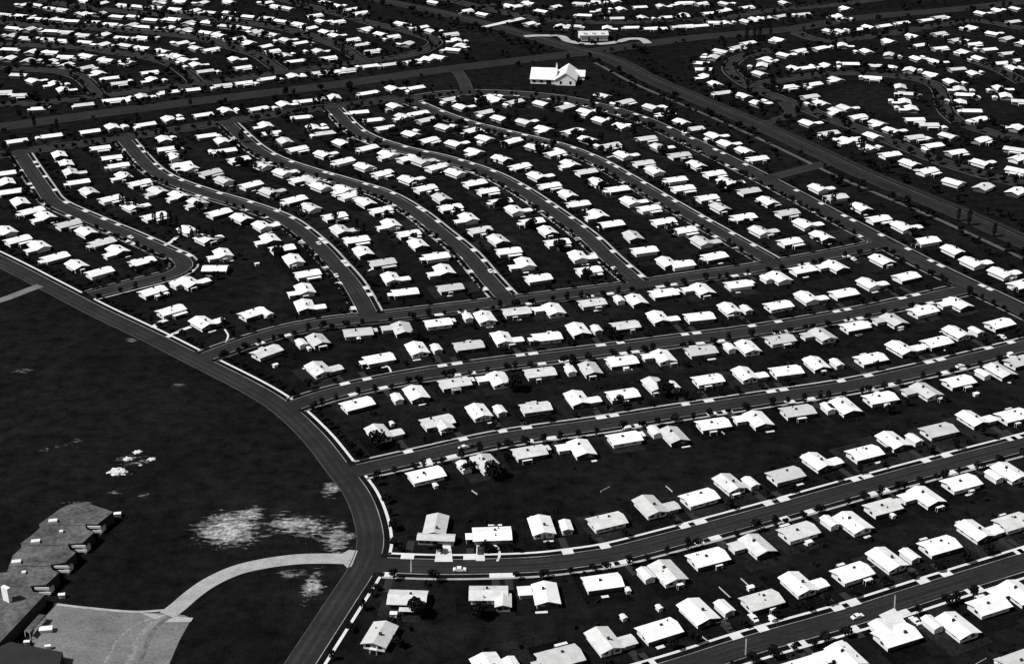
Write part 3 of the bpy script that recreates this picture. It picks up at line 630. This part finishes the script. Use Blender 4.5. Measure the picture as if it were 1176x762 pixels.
# ------------------------------------------------------------------ trees
def leafball(n, rx, rz, zc, size, seed, conic=False):
    rr = random.Random(seed); m_ = MB()
    lobes = [(rr.uniform(-.45,.45)*rx, rr.uniform(-.45,.45)*rx, rr.uniform(-.4,.4)*rz, rr.uniform(.5,.75)) for _ in range(6)]
    for _ in range(n):
        if conic:
            t = rr.random()**0.8; a = rr.uniform(0, 6.283); rad = rx*(0.25+0.9*math.sin(math.pi*min(1, (1-t)*0.8+0.12)))*rr.uniform(.55, 1)
            c = Vector((rad*math.cos(a), rad*math.sin(a), zc-rz+2*rz*t))
        else:
            lx, ly, lz, ls = rr.choice(lobes)
            d = Vector((rr.gauss(0,1), rr.gauss(0,1), rr.gauss(0,1))).normalized()*rr.uniform(.6,1.0)*ls
            c = Vector((lx+d.x*rx, ly+d.y*rx, zc+lz+d.z*rz))
        nrm = Vector((rr.gauss(0,1), rr.gauss(0,1), rr.gauss(0,1)+.5)).normalized()
        e1 = nrm.orthogonal().normalized(); e2 = nrm.cross(e1); s = size*rr.uniform(.6,1.3)
        m_.face([c+e1*s, c+e2*s*.7, c-e1*s*.9, c-e2*s*.8])
    return m_
def trunk_mb(h, r):
    m_ = MB(); n = 6
    for k in range(2):
        z = h*k; rad = r*(1-0.45*k)
        m_.v += [(rad*math.cos(a*6.283/n), rad*math.sin(a*6.283/n), z) for a in range(n)]
    m_.f = [(a,(a+1)%n,(a+1)%n+n,a+n) for a in range(n)]; m_.m = [0]*n
    for a in (0.5, 2.6, 4.6):   # limbs into the crown
        x, y = math.cos(a), math.sin(a)
        m_.solid([(r*.3*x,r*.3*y-.05,h*.8),(r*.3*x,r*.3*y+.05,h*.8),(x*h*.5,y*h*.5,h*1.5)], [(0,1,2)])
    return m_
CROWN = [leafball(150, 1.5, 1.5, 2.5, 0.42, 1), leafball(170, 1.75, 1.35, 2.3, 0.45, 2), leafball(140, 1.2, 1.8, 2.7, 0.38, 3), leafball(150, 1.6, 1.1, 2.0, 0.45, 4)]
TRUNK = trunk_mb(1.6, 0.11)
crown_me = [m_.mesh('crown', [M['leaf']]) for m_ in CROWN]; trunk_me = TRUNK.mesh('trunk', [M['bark']])
SNAME = {'S1':'lowest street','S2':'second street up','S3':'third street up','S4':'fourth street up','S5':'fifth street up','D':'straight diagonal street','X':'highway cross street',
         'W1':'first winding street','W2':'second winding street','W3':'third winding street','W4':'fourth winding street','W5':'fifth winding street','B':'boulevard'}
hp = np.array([h['p'][:2] for h in ALL])
hcs = np.array([(math.cos(h['a']), math.sin(h['a'])) for h in ALL])
hext = np.array([(8.0, 5.6) if h['t'][0] == 'b' else (11.2, 7.4) if h['t'] in ('l','lm') else (9.4, 10.4) if h['t'] in ('c','k','t') else (5.4, 7.4) for h in ALL])
def inside_house(q, m=0.9):
    d = np.asarray(q)[:2]-hp
    u = np.abs(d[:,0]*hcs[:,0]+d[:,1]*hcs[:,1]); v = np.abs(-d[:,0]*hcs[:,1]+d[:,1]*hcs[:,0])
    return bool(((u < hext[:,0]+m) & (v < hext[:,1]+m)).any())
cand = []
for k in SNAME:
    s = ST[k]; L = np.concatenate([[0], np.cumsum(np.linalg.norm(np.diff(s['p'], axis=0), axis=1))])
    for side, sg in ((0,1),(1,-1)):
        if not s['walks'][side]: continue
        d = R.uniform(3, 9)
        lst = []
        while d < L[-1]:
            i = int(np.searchsorted(L, d)); i = min(i, len(L)-1)
            off = s['hw']+VERGE+SW+R.uniform(0.4, 1.0)
            q = s['p'][i]+s['n'][i]*sg*off
            d += R.choice([7, 7, 8, 9, 13] if sg < 0 or k in ('B',) else [10, 13, 17, 22])*R.uniform(.9, 1.1)
            if on_other(k, q, 1.0, 3.0) or not in_frame((q[0], q[1], 2), 4): continue
            if inside_house(q, .6): continue
            lst.append(q)
        lst.sort(key=lambda q: to_px((q[0],q[1],0))[0])
        sd = ('upper' if sg > 0 else 'lower') if k[0] in 'SX' else ('upper-right' if sg > 0 else 'lower-left')
        if k == 'B': sd = 'house-side'
        for n, q in enumerate(lst): cand.append((to_px((q[0],q[1],0))[2], q, k, sd, n+1))
cand.sort(key=lambda c: c[0])
rest_tree = MB()
def add_tree(mbx, src, x, y, sc, rot, lift=0):
    c, s = math.cos(rot), math.sin(rot); i = len(mbx.v)
    mbx.v += [(x+(v[0]*c-v[1]*s)*sc, y+(v[0]*s+v[1]*c)*sc, v[2]*sc+lift) for v in src.v]
    mbx.f += [tuple(i+q for q in f) for f in src.f]; mbx.m += src.m
for n, (d, q, k, sd, o_) in enumerate(cand):
    sc, rot, v = R.uniform(0.85, 1.4), R.uniform(0, 6.28), R.randrange(4)
    if n < 298:
        t = obj('street_tree', None, label=f"small dark street tree, {ordn(o_)} from left on {sd} side of {SNAME[k]}", cat='tree', group='street trees along the pavements')
        t.location = (q[0], q[1], 0); t.rotation_euler = (0, 0, rot); t.scale = (sc, sc, sc)
        obj('trunk', trunk_me, t); obj('crown', crown_me[v], t)
    else: add_tree(rest_tree, CROWN[v], q[0], q[1], sc, rot)
# large round shade trees standing before houses
BIG = [(609,260),(642,285),(674,317),(577,240),(691,216),(620,176),(276,189),(229,240),(549,690),(567,545),(434,510),(528,145),(748,150),(480,700),(320,290),(760,178),(828,216),(660,140),(590,440),(764,452),(700,388),(480,392)]
bigc = leafball(700, 4.2, 3.0, 4.6, 0.62, 21); big_me = bigc.mesh('crown', [M['leaf']]); bt_me = trunk_mb(3.0, 0.3).mesh('trunk', [M['bark']])
for x, y in BIG:
    p = at(x, y); h = house_near(p); sc = R.uniform(.75, 1.05)
    for _ in range(12):   # stand clear of the walls, on the side it is seen
        if not inside_house(p, 1.2): break
        p = p-Vector((p.x, p.y, 0)).normalized()*1.0
    t = obj('shade_tree', None, label=uniq(f"large round dark tree by house {place_desc(h)}"), cat='tree', group='large shade trees')
    t.location = p; t.scale = (sc, sc, sc); t.rotation_euler = (0, 0, R.uniform(0, 6))
    obj('trunk', bt_me, t); obj('crown', big_me, t)
POP = [(221,277),(229,278),(237,278),(245,278),(208,274),(178,259),(187,260),(196,261),(203,262),(141,240),(148,241),(156,242),(762,119),(769,120),(711,101),(729,104),(857,47),(866,47),(872,47),(1040,40),(1100,254),(1112,259),(1141,272),(410,268),(418,270),(66,150),(40,147)]
popc = leafball(420, 1.25, 4.2, 5.0, 0.4, 33, conic=True); pop_me = popc.mesh('crown', [M['leaf']]); pt_me = trunk_mb(2.0, 0.16).mesh('trunk', [M['bark']])
for x, y in POP:
    p = at(x, y); sc = R.uniform(.8, 1.15)*(1.25 if y < 60 else 1)
    h = house_near(p)
    lab = f"tall narrow dark poplar near house {place_desc(h)}" if (h['p']-p).length < 45 else f"tall narrow dark poplar beside the highway {'junction' if y > 60 else 'far beyond the church'}"
    t = obj('poplar_tree', None, label=uniq(lab), cat='tree', group='tall poplars')
    t.location = p; t.scale = (sc, sc, sc); obj('trunk', pt_me, t); obj('crown', pop_me, t)
# the rest: yard trees of the far tracts, shrubs in the yards
for h in REST:
    for _ in range(R.choice([2, 3, 3, 4])):
        a, dd = R.uniform(0, 6.28), R.uniform(7, 15)
        x, y = h['p'].x+dd*math.cos(a), h['p'].y+dd*math.sin(a)
        if inside_house((x, y), 1.2): continue
        add_tree(rest_tree, R.choice(CROWN), x, y, R.uniform(.9, 2.2), R.uniform(0, 6.28))
for k in [k for k in keys if k[0] in 'FET']:
    s = ST[k]
    for i in range(0, len(s['p']), 2):
        sg = R.choice([1, -1]); q = s['p'][i]+s['n'][i]*sg*(s['hw']+R.uniform(1.2, 4))
        if on_other(k, q, 1.0, 2) or inside_house(q, 1.2): continue
        add_tree(rest_tree, R.choice(CROWN), q[0], q[1], R.uniform(.9, 2.0), R.uniform(0, 6.28))
for _ in range(420):   # dark planting along the highway margins
    hw_ = ST[R.choice(['H1', 'H2', 'H2'])]; i = R.randrange(len(hw_['p'])); q = hw_['p'][i]+hw_['n'][i]*R.choice([-1, 1])*R.choice([R.uniform(13, 19), R.uniform(19, 34)])
    if on_other(None, q, 1.0, 2.5) or inside_house(q, 1.5): continue
    add_tree(rest_tree, R.choice(CROWN), q[0], q[1], R.uniform(.8, 2.0), R.uniform(0, 6.28))
for h in ALL:
    if h['st'] is None: continue
    for _ in range(R.choice([0,1,1,2,3]) if h['mode'] == 'C' else R.choice([0,0,1,2])):
        vx, vy = -h['p'].x, -h['p'].y; L_ = math.hypot(vx, vy); vx, vy = vx/L_, vy/L_
        dd = R.uniform(6.2, 8.5) if R.random() < .6 else R.uniform(8, 13); ang = R.uniform(-1.3, 1.3) if R.random() < .75 else R.uniform(-3.1, 3.1)
        x, y = h['p'].x+dd*(vx*math.cos(ang)-vy*math.sin(ang)), h['p'].y+dd*(vx*math.sin(ang)+vy*math.cos(ang))
        if inside_house((x, y), .8) or on_other(None, np.array((x, y)), 1.0, 4.2): continue
        add_tree(rest_tree, R.choice(CROWN), x, y, R.choice([.6,.7,.8,1,1.1,1.3,1.6])*(1.15 if h['mode'] == 'C' else .9), R.uniform(0, 6.28))
obj('distant_trees', rest_tree.mesh('far_trees', [M['leaf']]), label='small dark trees scattered in the yards and through the far house tracts', cat='trees', kind='stuff')
shrub = MB(); SH = leafball(34, .8, .55, .5, .34, 5)
for h in ONE:
    for _ in range(R.choice([2, 3, 4, 5])):
        lx, ly = R.uniform(-9, 9), R.choice([-1, 1])*R.uniform(5, 13)
        c, s = math.cos(h['a']), math.sin(h['a']); x, y = h['p'].x+lx*c-ly*s, h['p'].y+lx*s+ly*c
        if inside_house((x, y), .5) or on_other(None, np.array((x, y)), 1.0, 4.5): continue
        add_tree(shrub, SH, x, y, R.uniform(.6, 1.7), R.uniform(0, 6))
obj('yard_shrubbery', shrub.mesh('shrubs', [M['leaf']]), label='low dark shrubs scattered over the back yards', cat='shrubs', kind='stuff')

# ------------------------------------------------------------------ cars
def car_parts():
    b = MB()
    prof = [(-2.4,.35),(-2.45,.75),(-2.2,.95),(-1.5,1.0),(-1.0,1.5),(.55,1.52),(1.15,1.02),(2.2,.92),(2.45,.7),(2.4,.35)]
    a = [(x,-.88,z) for x,z in prof]+[(x,.88,z) for x,z in prof]; n = len(prof)
    b.solid(a, [tuple(range(n)), tuple(range(2*n-1, n-1, -1))]+[(k,(k+1)%n,(k+1)%n+n,k+n) for k in range(n)])
    w = MB(); w.solid([(-1.48,-.75,1.03),(-1.03,-.75,1.45),(-1.03,.75,1.45),(-1.48,.75,1.03)], [(0,1,2,3)]); w.v = [(v[0]-.04, v[1], v[2]+.04) for v in w.v]
    w2 = MB(); w2.solid([(.6,-.75,1.47),(1.12,-.75,1.05),(1.12,.75,1.05),(.6,.75,1.47)], [(0,1,2,3)]); w2.v = [(v[0]+.04, v[1], v[2]+.04) for v in w2.v]
    t = MB(); m = 12
    t.v = [(.33*math.cos(i*6.283/m), y, .33*math.sin(i*6.283/m)) for y in (-.1,.1) for i in range(m)]
    t.f = [tuple(range(m))[::-1], tuple(range(m,2*m))]+[(i,(i+1)%m,(i+1)%m+m,i+m) for i in range(m)]; t.m = [0]*(m+2)
    return b, w, w2, t
cb_, cw_, cw2_, ct_ = car_parts()
cbm = {'white': cb_.mesh('body', [M['car_white']]), 'dark': cb_.mesh('body', [M['car_dark']])}
cwm, cw2m, ctm = cw_.mesh('rear_window', [M['glass']]), cw2_.mesh('windscreen', [M['glass']]), ct_.mesh('wheel', [M['tyre']])
CARS = [(528,653,'white','S2',1,'parked white sedan at the kerb opposite the bright wide driveway'),(985,707,'white','S1',0,'white sedan driving on the lowest street by the bright forecourt'),
 (563,311,'white','W3',0,'white sedan near the foot of the third winding street'),(705,308,'white','W4',0,'white sedan near the foot of the fourth winding street'),(366,279,'white','W2',0,'white sedan on the bend of the second winding street'),
 (150,272,'white','W1',0,'white sedan on the first winding street'),(386,316,'white','W2',0,'white sedan low on the second winding street'),(533,513,'white','S3',0,'white sedan at the lower kerb of third street up'),
 (541,511,'dark','S3',0,'dark sedan ahead of the white one on third street up'),(551,631,'dark','P',0,'dark sedan standing on the narrow bright driveway'),(1103,420,'white','S3',0,'white sedan towards the far end of third street up')]
DC = [h for h in ONE if h['mode'] == 'S' and 'dctr' in h and in_frame(h['dctr'], -8)]
for h in R.sample(DC, 18):
    c = obj('parked_car', None, label=f"{(cl := R.choice(['white','dark','dark']))} car on the drive of house {place_desc(h)}", cat='car', group='cars on the drives')
    c.location = (h['dctr'][0], h['dctr'][1], .04); c.rotation_euler = (0, 0, h['dang'])
    obj('body', cbm[cl], c); obj('rear_window', cwm, c); obj('windscreen', cw2m, c)
    for sx in (-1.5, 1.5):
        for sy in (-.83, .83): w = obj('wheel', ctm, c); w.location = (sx, sy, .33)
for x, y, colr, st, _, lab in CARS:
    p = at(x, y, .8)
    a = math.pi/2 if st == 'P' else math.atan2(*(ST[st]['t'][dist_to(st, p)[1]][::-1]))
    c = obj('parked_car', None, label=lab, cat='car', group='cars on the streets'); c.location = (p.x, p.y, .18 if st == 'P' else .06); c.rotation_euler = (0, 0, a)
    obj('body', cbm[colr], c); obj('rear_window', cwm, c); obj('windscreen', cw2m, c)
    for sx in (-1.5, 1.5):
        for sy in (-.83, .83): w = obj('wheel', ctm, c); w.location = (sx, sy, .33)

# ------------------------------------------------------------------ school by the field
def prism(mbx, pts, z0, z1, top=0, side=1):
    n = len(pts); i = len(mbx.v)
    mbx.v += [(p[0],p[1],z0) for p in pts]+[(p[0],p[1],z1) for p in pts]
    mbx.f.append(tuple(range(i+n, i+2*n))); mbx.m.append(top)
    for k in range(n): mbx.f.append((i+k, i+(k+1)%n, i+(k+1)%n+n, i+k+n)); mbx.m.append(side)
sch = obj('school_building', None, label='long flat grey roofed school with stepped bays beside the field', cat='school')
sch.location = (0, 0, 0)
Z = 4.2
out = [(60.5,591),(68,585),(76,581),(85,579),(96,577),(112,582),(130,588),(112,602),(97.5,602),(99.5,608),(108,611.5),(95,623.5),(78,625),(80,631),(87,635),(75,646),(58,648.5),(60,654),(67.5,658),(53,671.5),(35,673),(38,679.5),(51.6,683),(-3,741),(-60,760),(-60,665),(8,657),(15,638),(25,629),(24,624),(37.8,614),(46,606),(45,602)]
w_ = MB(); prism(w_, [at(x, y, Z) for x, y in out], 0, Z-0.02, 0, 0); obj('wall', w_.mesh('wall', [M['dark']]), sch)
ctr = sum((at(x, y, Z) for x, y in out), Vector())/len(out)
r_ = MB(); prism(r_, [at(x, y, Z) for x, y in out], Z, Z+0.3, 0, 0)
rf = obj('roof', r_.mesh('roof', [M['school']]), sch)
def boxat(mbx, px, py, z, L, W, H, a, base=None):
    p = at(px, py, z); c, s = math.cos(a), math.sin(a); i = len(mbx.v)
    mbx.box(-L/2, L/2, -W/2, W/2, z, z+H)
    for j in range(i, len(mbx.v)): x, y, zz = mbx.v[j]; mbx.v[j] = (p.x+x*c-y*s, p.y+x*s+y*c, zz)
for x, y in ((61,599),(41,622.5),(19,646)):
    b = MB(); boxat(b, x, y, Z+.3, 3.2, 2.0, .9, .2); obj('skylight', b.mesh('skylight', [M['wall']]), rf)
for x, y in ((70.5,611),(27.5,658)):
    b = MB(); boxat(b, x, y, Z+.3, 1.4, 1.4, .8, .2); obj('roof_vent', b.mesh('vent', [M['wall']]), rf)
ax = at(51.6,683,0)-at(-3,741,0); ba = math.atan2(ax.y, ax.x)
ea = at(112,602,0)-at(97.5,602,0); ea = math.atan2(ea.y, ea.x)
for x, y in ((107.5,602),(90,624),(70,647.4),(48,672.3)):
    q = at(x, y, Z)
    for k in (0, 1):
        b = MB(); b.box(-2.6+k*.3, 2.6+k*.3, -.16, .16, 0, 1.0)
        o = obj('spandrel_panel', b.mesh('spandrel', [M['wall']]), sch); o.location = (q.x, q.y-.25, 2.7-k*1.9); o.rotation_euler = (0, 0, ea)
    b = MB(); b.box(-1.9, 1.9, -.7, .7, 0, 2.2)
    o = obj('porch_wall', b.mesh('porch', [M['wall']]), sch); q = at(x+9.5, y+8, 0); o.location = q; o.rotation_euler = (0, 0, ba)
b = MB(); boxat(b, 9, 689, Z+.3, 3.2, 1.4, 5.6, -.55); obj('chimney_stack', b.mesh('stack', [M['roof_white']]), rf)
for a_, b_ in (((97,603),(52,603)),((78,626),(32,626)),((58,650),(17,650)),((35,674),(-5,672))):
    b = MB(); p_, q_ = at(a_[0],a_[1],Z+.3), at(b_[0],b_[1],Z+.3); b.box(0, (q_-p_).length, -.1, .1, 0, .22)
    o = obj('parapet', b.mesh('parapet', [M['school']]), rf); o.location = p_; o.rotation_euler = (0, 0, math.atan2(q_.y-p_.y, q_.x-p_.x))
# lower wing and covered way
win_ = obj('school_annex', None, label='lower dark roofed school wing at the corner of the paved lot', cat='school')
o2 = [(12,737),(72,749),(62,790),(-60,830),(-40,760)]
w_ = MB(); prism(w_, [at(x, y, 3.4) for x, y in o2], 0, 3.38); obj('wall', w_.mesh('wall', [M['dark']]), win_)
for m_ in []: pass
r_ = MB(); prism(r_, [at(x, y, 3.4) for x, y in o2], 3.4, 3.7, 0, 0); obj('roof', r_.mesh('roof', [M['lane']]), win_)
cw = obj('covered_walk', None, label='narrow covered walkway between the school and the paved lot', cat='walkway')
o3 = [(45,705),(52,706),(34,727),(28,724)]
r_ = MB(); prism(r_, [at(x, y, 2.6) for x, y in o3], 2.6, 2.8, 0, 0); obj('roof', r_.mesh('roof', [M['school']]), cw)
for x, y in o3:
    b = MB(); boxat(b, x, y, 0, .2, .2, 2.6, 0)
    pp = at(x, y, 2.6); b.v = [(v[0]-at(x,y,0).x+pp.x*.985+at((45+34)/2,715,2.6).x*.015, v[1]-at(x,y,0).y+pp.y*.985+at(39,715,2.6).y*.015, v[2]) for v in b.v]
    obj('post', b.mesh('post', [M['wall']]), cw)
for (x, y, s, lab) in ((135,590,1.2,'white utility hut standing off the top corner of the school'),(71,683,1.0,'small white hut beside the covered walkway'),(53,722,2.0,'broad white hut on the upper edge of paved lot'),(31,737,.8,'low white hut near the dark annex roof'),(55,742,.8,'low white hut beside the dark annex shadow')):
    p = at(x, y, 1); hb = obj('utility_hut', None, label=lab, cat='hut', group='white huts around the school'); hb.location = (p.x, p.y, 0.05); hb.rotation_euler = (0, 0, .15)
    obj('wall', shapes_mesh('wall', [('box',(-s,s,-s*.55,s*.55,0,1.3))], [M['wall']]), hb); obj('roof', shapes_mesh('roof', [('gable_roof',(-s-.2,s+.2,-s*.55-.2,s*.55+.2,1.28,.3,'u'))], [M['roof_white']]), hb)

# rubble heaps in the field
for (x, y, r, lab) in ((135,542,3.0,'pale heap of broken concrete, biggest on the field'),(147,527,1.5,'narrow pale rubble heap above the biggest one'),(158,519,1.4,'pale rubble heap at top of the ring'),(174,527,1.3,'pale rubble heap at the ring end nearest the boulevard'),(161,534,.6,'little pale rubble heap inside the ring')):
    rr = random.Random(int(x*y)); bm = bmesh.new(); bmesh.ops.create_icosphere(bm, subdivisions=3, radius=1)
    ph = [rr.uniform(0, 6) for _ in range(6)]
    for v in bm.verts:
        k = 1+.28*math.sin(4*v.co.x+ph[0])*math.cos(5*v.co.y+ph[1])+.2*math.sin(9*v.co.y+ph[2]+5*v.co.x)+rr.uniform(-.12,.12)
        v.co = Vector((v.co.x*r*1.25*k, v.co.y*r*k, max(-.1, v.co.z*r*.42*k)))
    me = bpy.data.meshes.new('heap'); bm.to_mesh(me); bm.free(); me.materials.append(M['rubble'])
    o = obj('rubble_heap', me, label=lab, cat='rubble', group='rubble heaps in a ring on the field'); o.location = at(x, y, 0)

# ------------------------------------------------------------------ church by the highway crossing
ch = obj('church', None, label='large white church with gabled hall on the open ground by the crossing', cat='church')
p = at(639, 92, 0); ch.location = p; ch.rotation_euler = (0, 0, -.12)
obj('nave_wall', shapes_mesh('w', [('gable_wall',(1,17,-17,15,4.6,5.4,'v'))], [M['roof_white']]), ch)
obj('nave_roof', shapes_mesh('r', [('gable_roof',(-.2,18.2,-17.8,15.8,4.2,6.0,'v',.35))], [M['roof_white']]), ch)
obj('hall_wall', shapes_mesh('w', [('gable_wall',(-20,0.98,-14,12,4.0,6.0,'u'))], [M['roof_white']]), ch)
hr = obj('hall_roof', shapes_mesh('r', [('gable_roof',(-20.7,0.9,-15,13,3.7,6.4,'u',.35))], [M['roof_white']]), ch)
obj('side_roof', shapes_mesh('r', [('gable_roof',(12.5,23.5,2.0,13.5,2.8,4.0,'u',.3))], [M['roof_white']]), ch); obj('side_wall', shapes_mesh('w', [('gable_wall',(18.3,22.9,2.6,12.9,3.0,3.6,'u'))], [M['roof_white']]), ch)
tw = obj('bell_tower', shapes_mesh('t', [('box',(-1.7,-0.5,13.1,14.4,0,9.6))], [M['wall']]), ch)
obj('spire', shapes_mesh('s', [('gable_roof',(-1.9,-0.3,12.9,14.6,9.6,1.2,'v'))], [M['roof_white']]), tw)
for x in (-17,-11): obj('window', shapes_mesh('win', [('box',(x-1.1,x+1.1,-14.08,-14.004,1.0,3.2))], [M['glass']]), ch)
for x in (5,13): obj('window', shapes_mesh('win', [('box',(x-.9,x+.9,-17.08,-17.004,1.0,3.6))], [M['glass']]), ch)
for x in (-5,): obj('entrance', shapes_mesh('e', [('box',(x-2.0,x+2.0,-14.1,-14.004,0.05,3.4))], [M['glass']]), ch)
cc = obj('community_building', None, label='pale community building behind the curved white forecourt past the crossing', cat='building')
p = at(681, 45, 0); cc.location = p; cc.rotation_euler = (0, 0, .05)
obj('wall', shapes_mesh('w', [('box',(-13,13,-7,9,0,5.0))], [M['wall']]), cc)
rf = obj('roof', shapes_mesh('r', [('gable_roof',(-13.8,13.8,-8,9.8,5.0,2.2,'u'))], [M['roof_pale']]), cc)
for x in (-8,0,8): obj('dormer', shapes_mesh('d', [('box',(x-1.5,x+1.5,-6.4,-3.8,5.6,7.0))], [M['roof_grey']]), rf)
for x in (-4.3,3.6): obj('entrance', shapes_mesh('e', [('box',(x-.9,x+.9,-7.08,-7.004,.05,3.4))], [M['glass']]), cc)

# ------------------------------------------------------------------ light, sky, camera
SUN_EL = math.radians(50); sd = Vector((1, .36, 0)).normalized()      # where shadows run
sun = bpy.data.lights.new('sun', 'SUN'); sun.energy = 4.2; sun.angle = math.radians(.53); sun.color = (1.0, 0.995, 0.985)
so = bpy.data.objects.new('sun', sun); C.objects.link(so)
ldir = Vector((sd.x*math.cos(SUN_EL), sd.y*math.cos(SUN_EL), -math.sin(SUN_EL)))
so.rotation_euler = ldir.to_track_quat('-Z', 'Y').to_euler(); so.location = (0, 600, 300)
w = bpy.data.worlds.new('World'); bpy.context.scene.world = w; w.use_nodes = True
nt = w.node_tree; bg = nt.nodes['Background']
sky = nt.nodes.new('ShaderNodeTexSky'); sky.sky_type = 'NISHITA'; sky.sun_disc = False; sky.sun_elevation = SUN_EL
sky.sun_rotation = math.atan2(-sd.x, -sd.y)
bw = nt.nodes.new('ShaderNodeRGBToBW'); nt.links.new(sky.outputs[0], bw.inputs[0]); nt.links.new(bw.outputs[0], bg.inputs[0])
bg.inputs[1].default_value = 0.05
cam = bpy.data.cameras.new('camera'); co = bpy.data.objects.new('camera', cam); C.objects.link(co)
cam.sensor_width = 36; cam.lens = F/1176*36; cam.clip_start = 1; cam.clip_end = 60000
co.location = (0, 0, HGT); co.rotation_euler = (math.pi/2-TH, 0, 0)
sc = bpy.context.scene; sc.camera = co
sc.cycles.filter_width = 1.4
sc.view_settings.view_transform = 'Standard'; sc.view_settings.look = 'None'; sc.view_settings.gamma = 1; sc.view_settings.exposure = 0.22
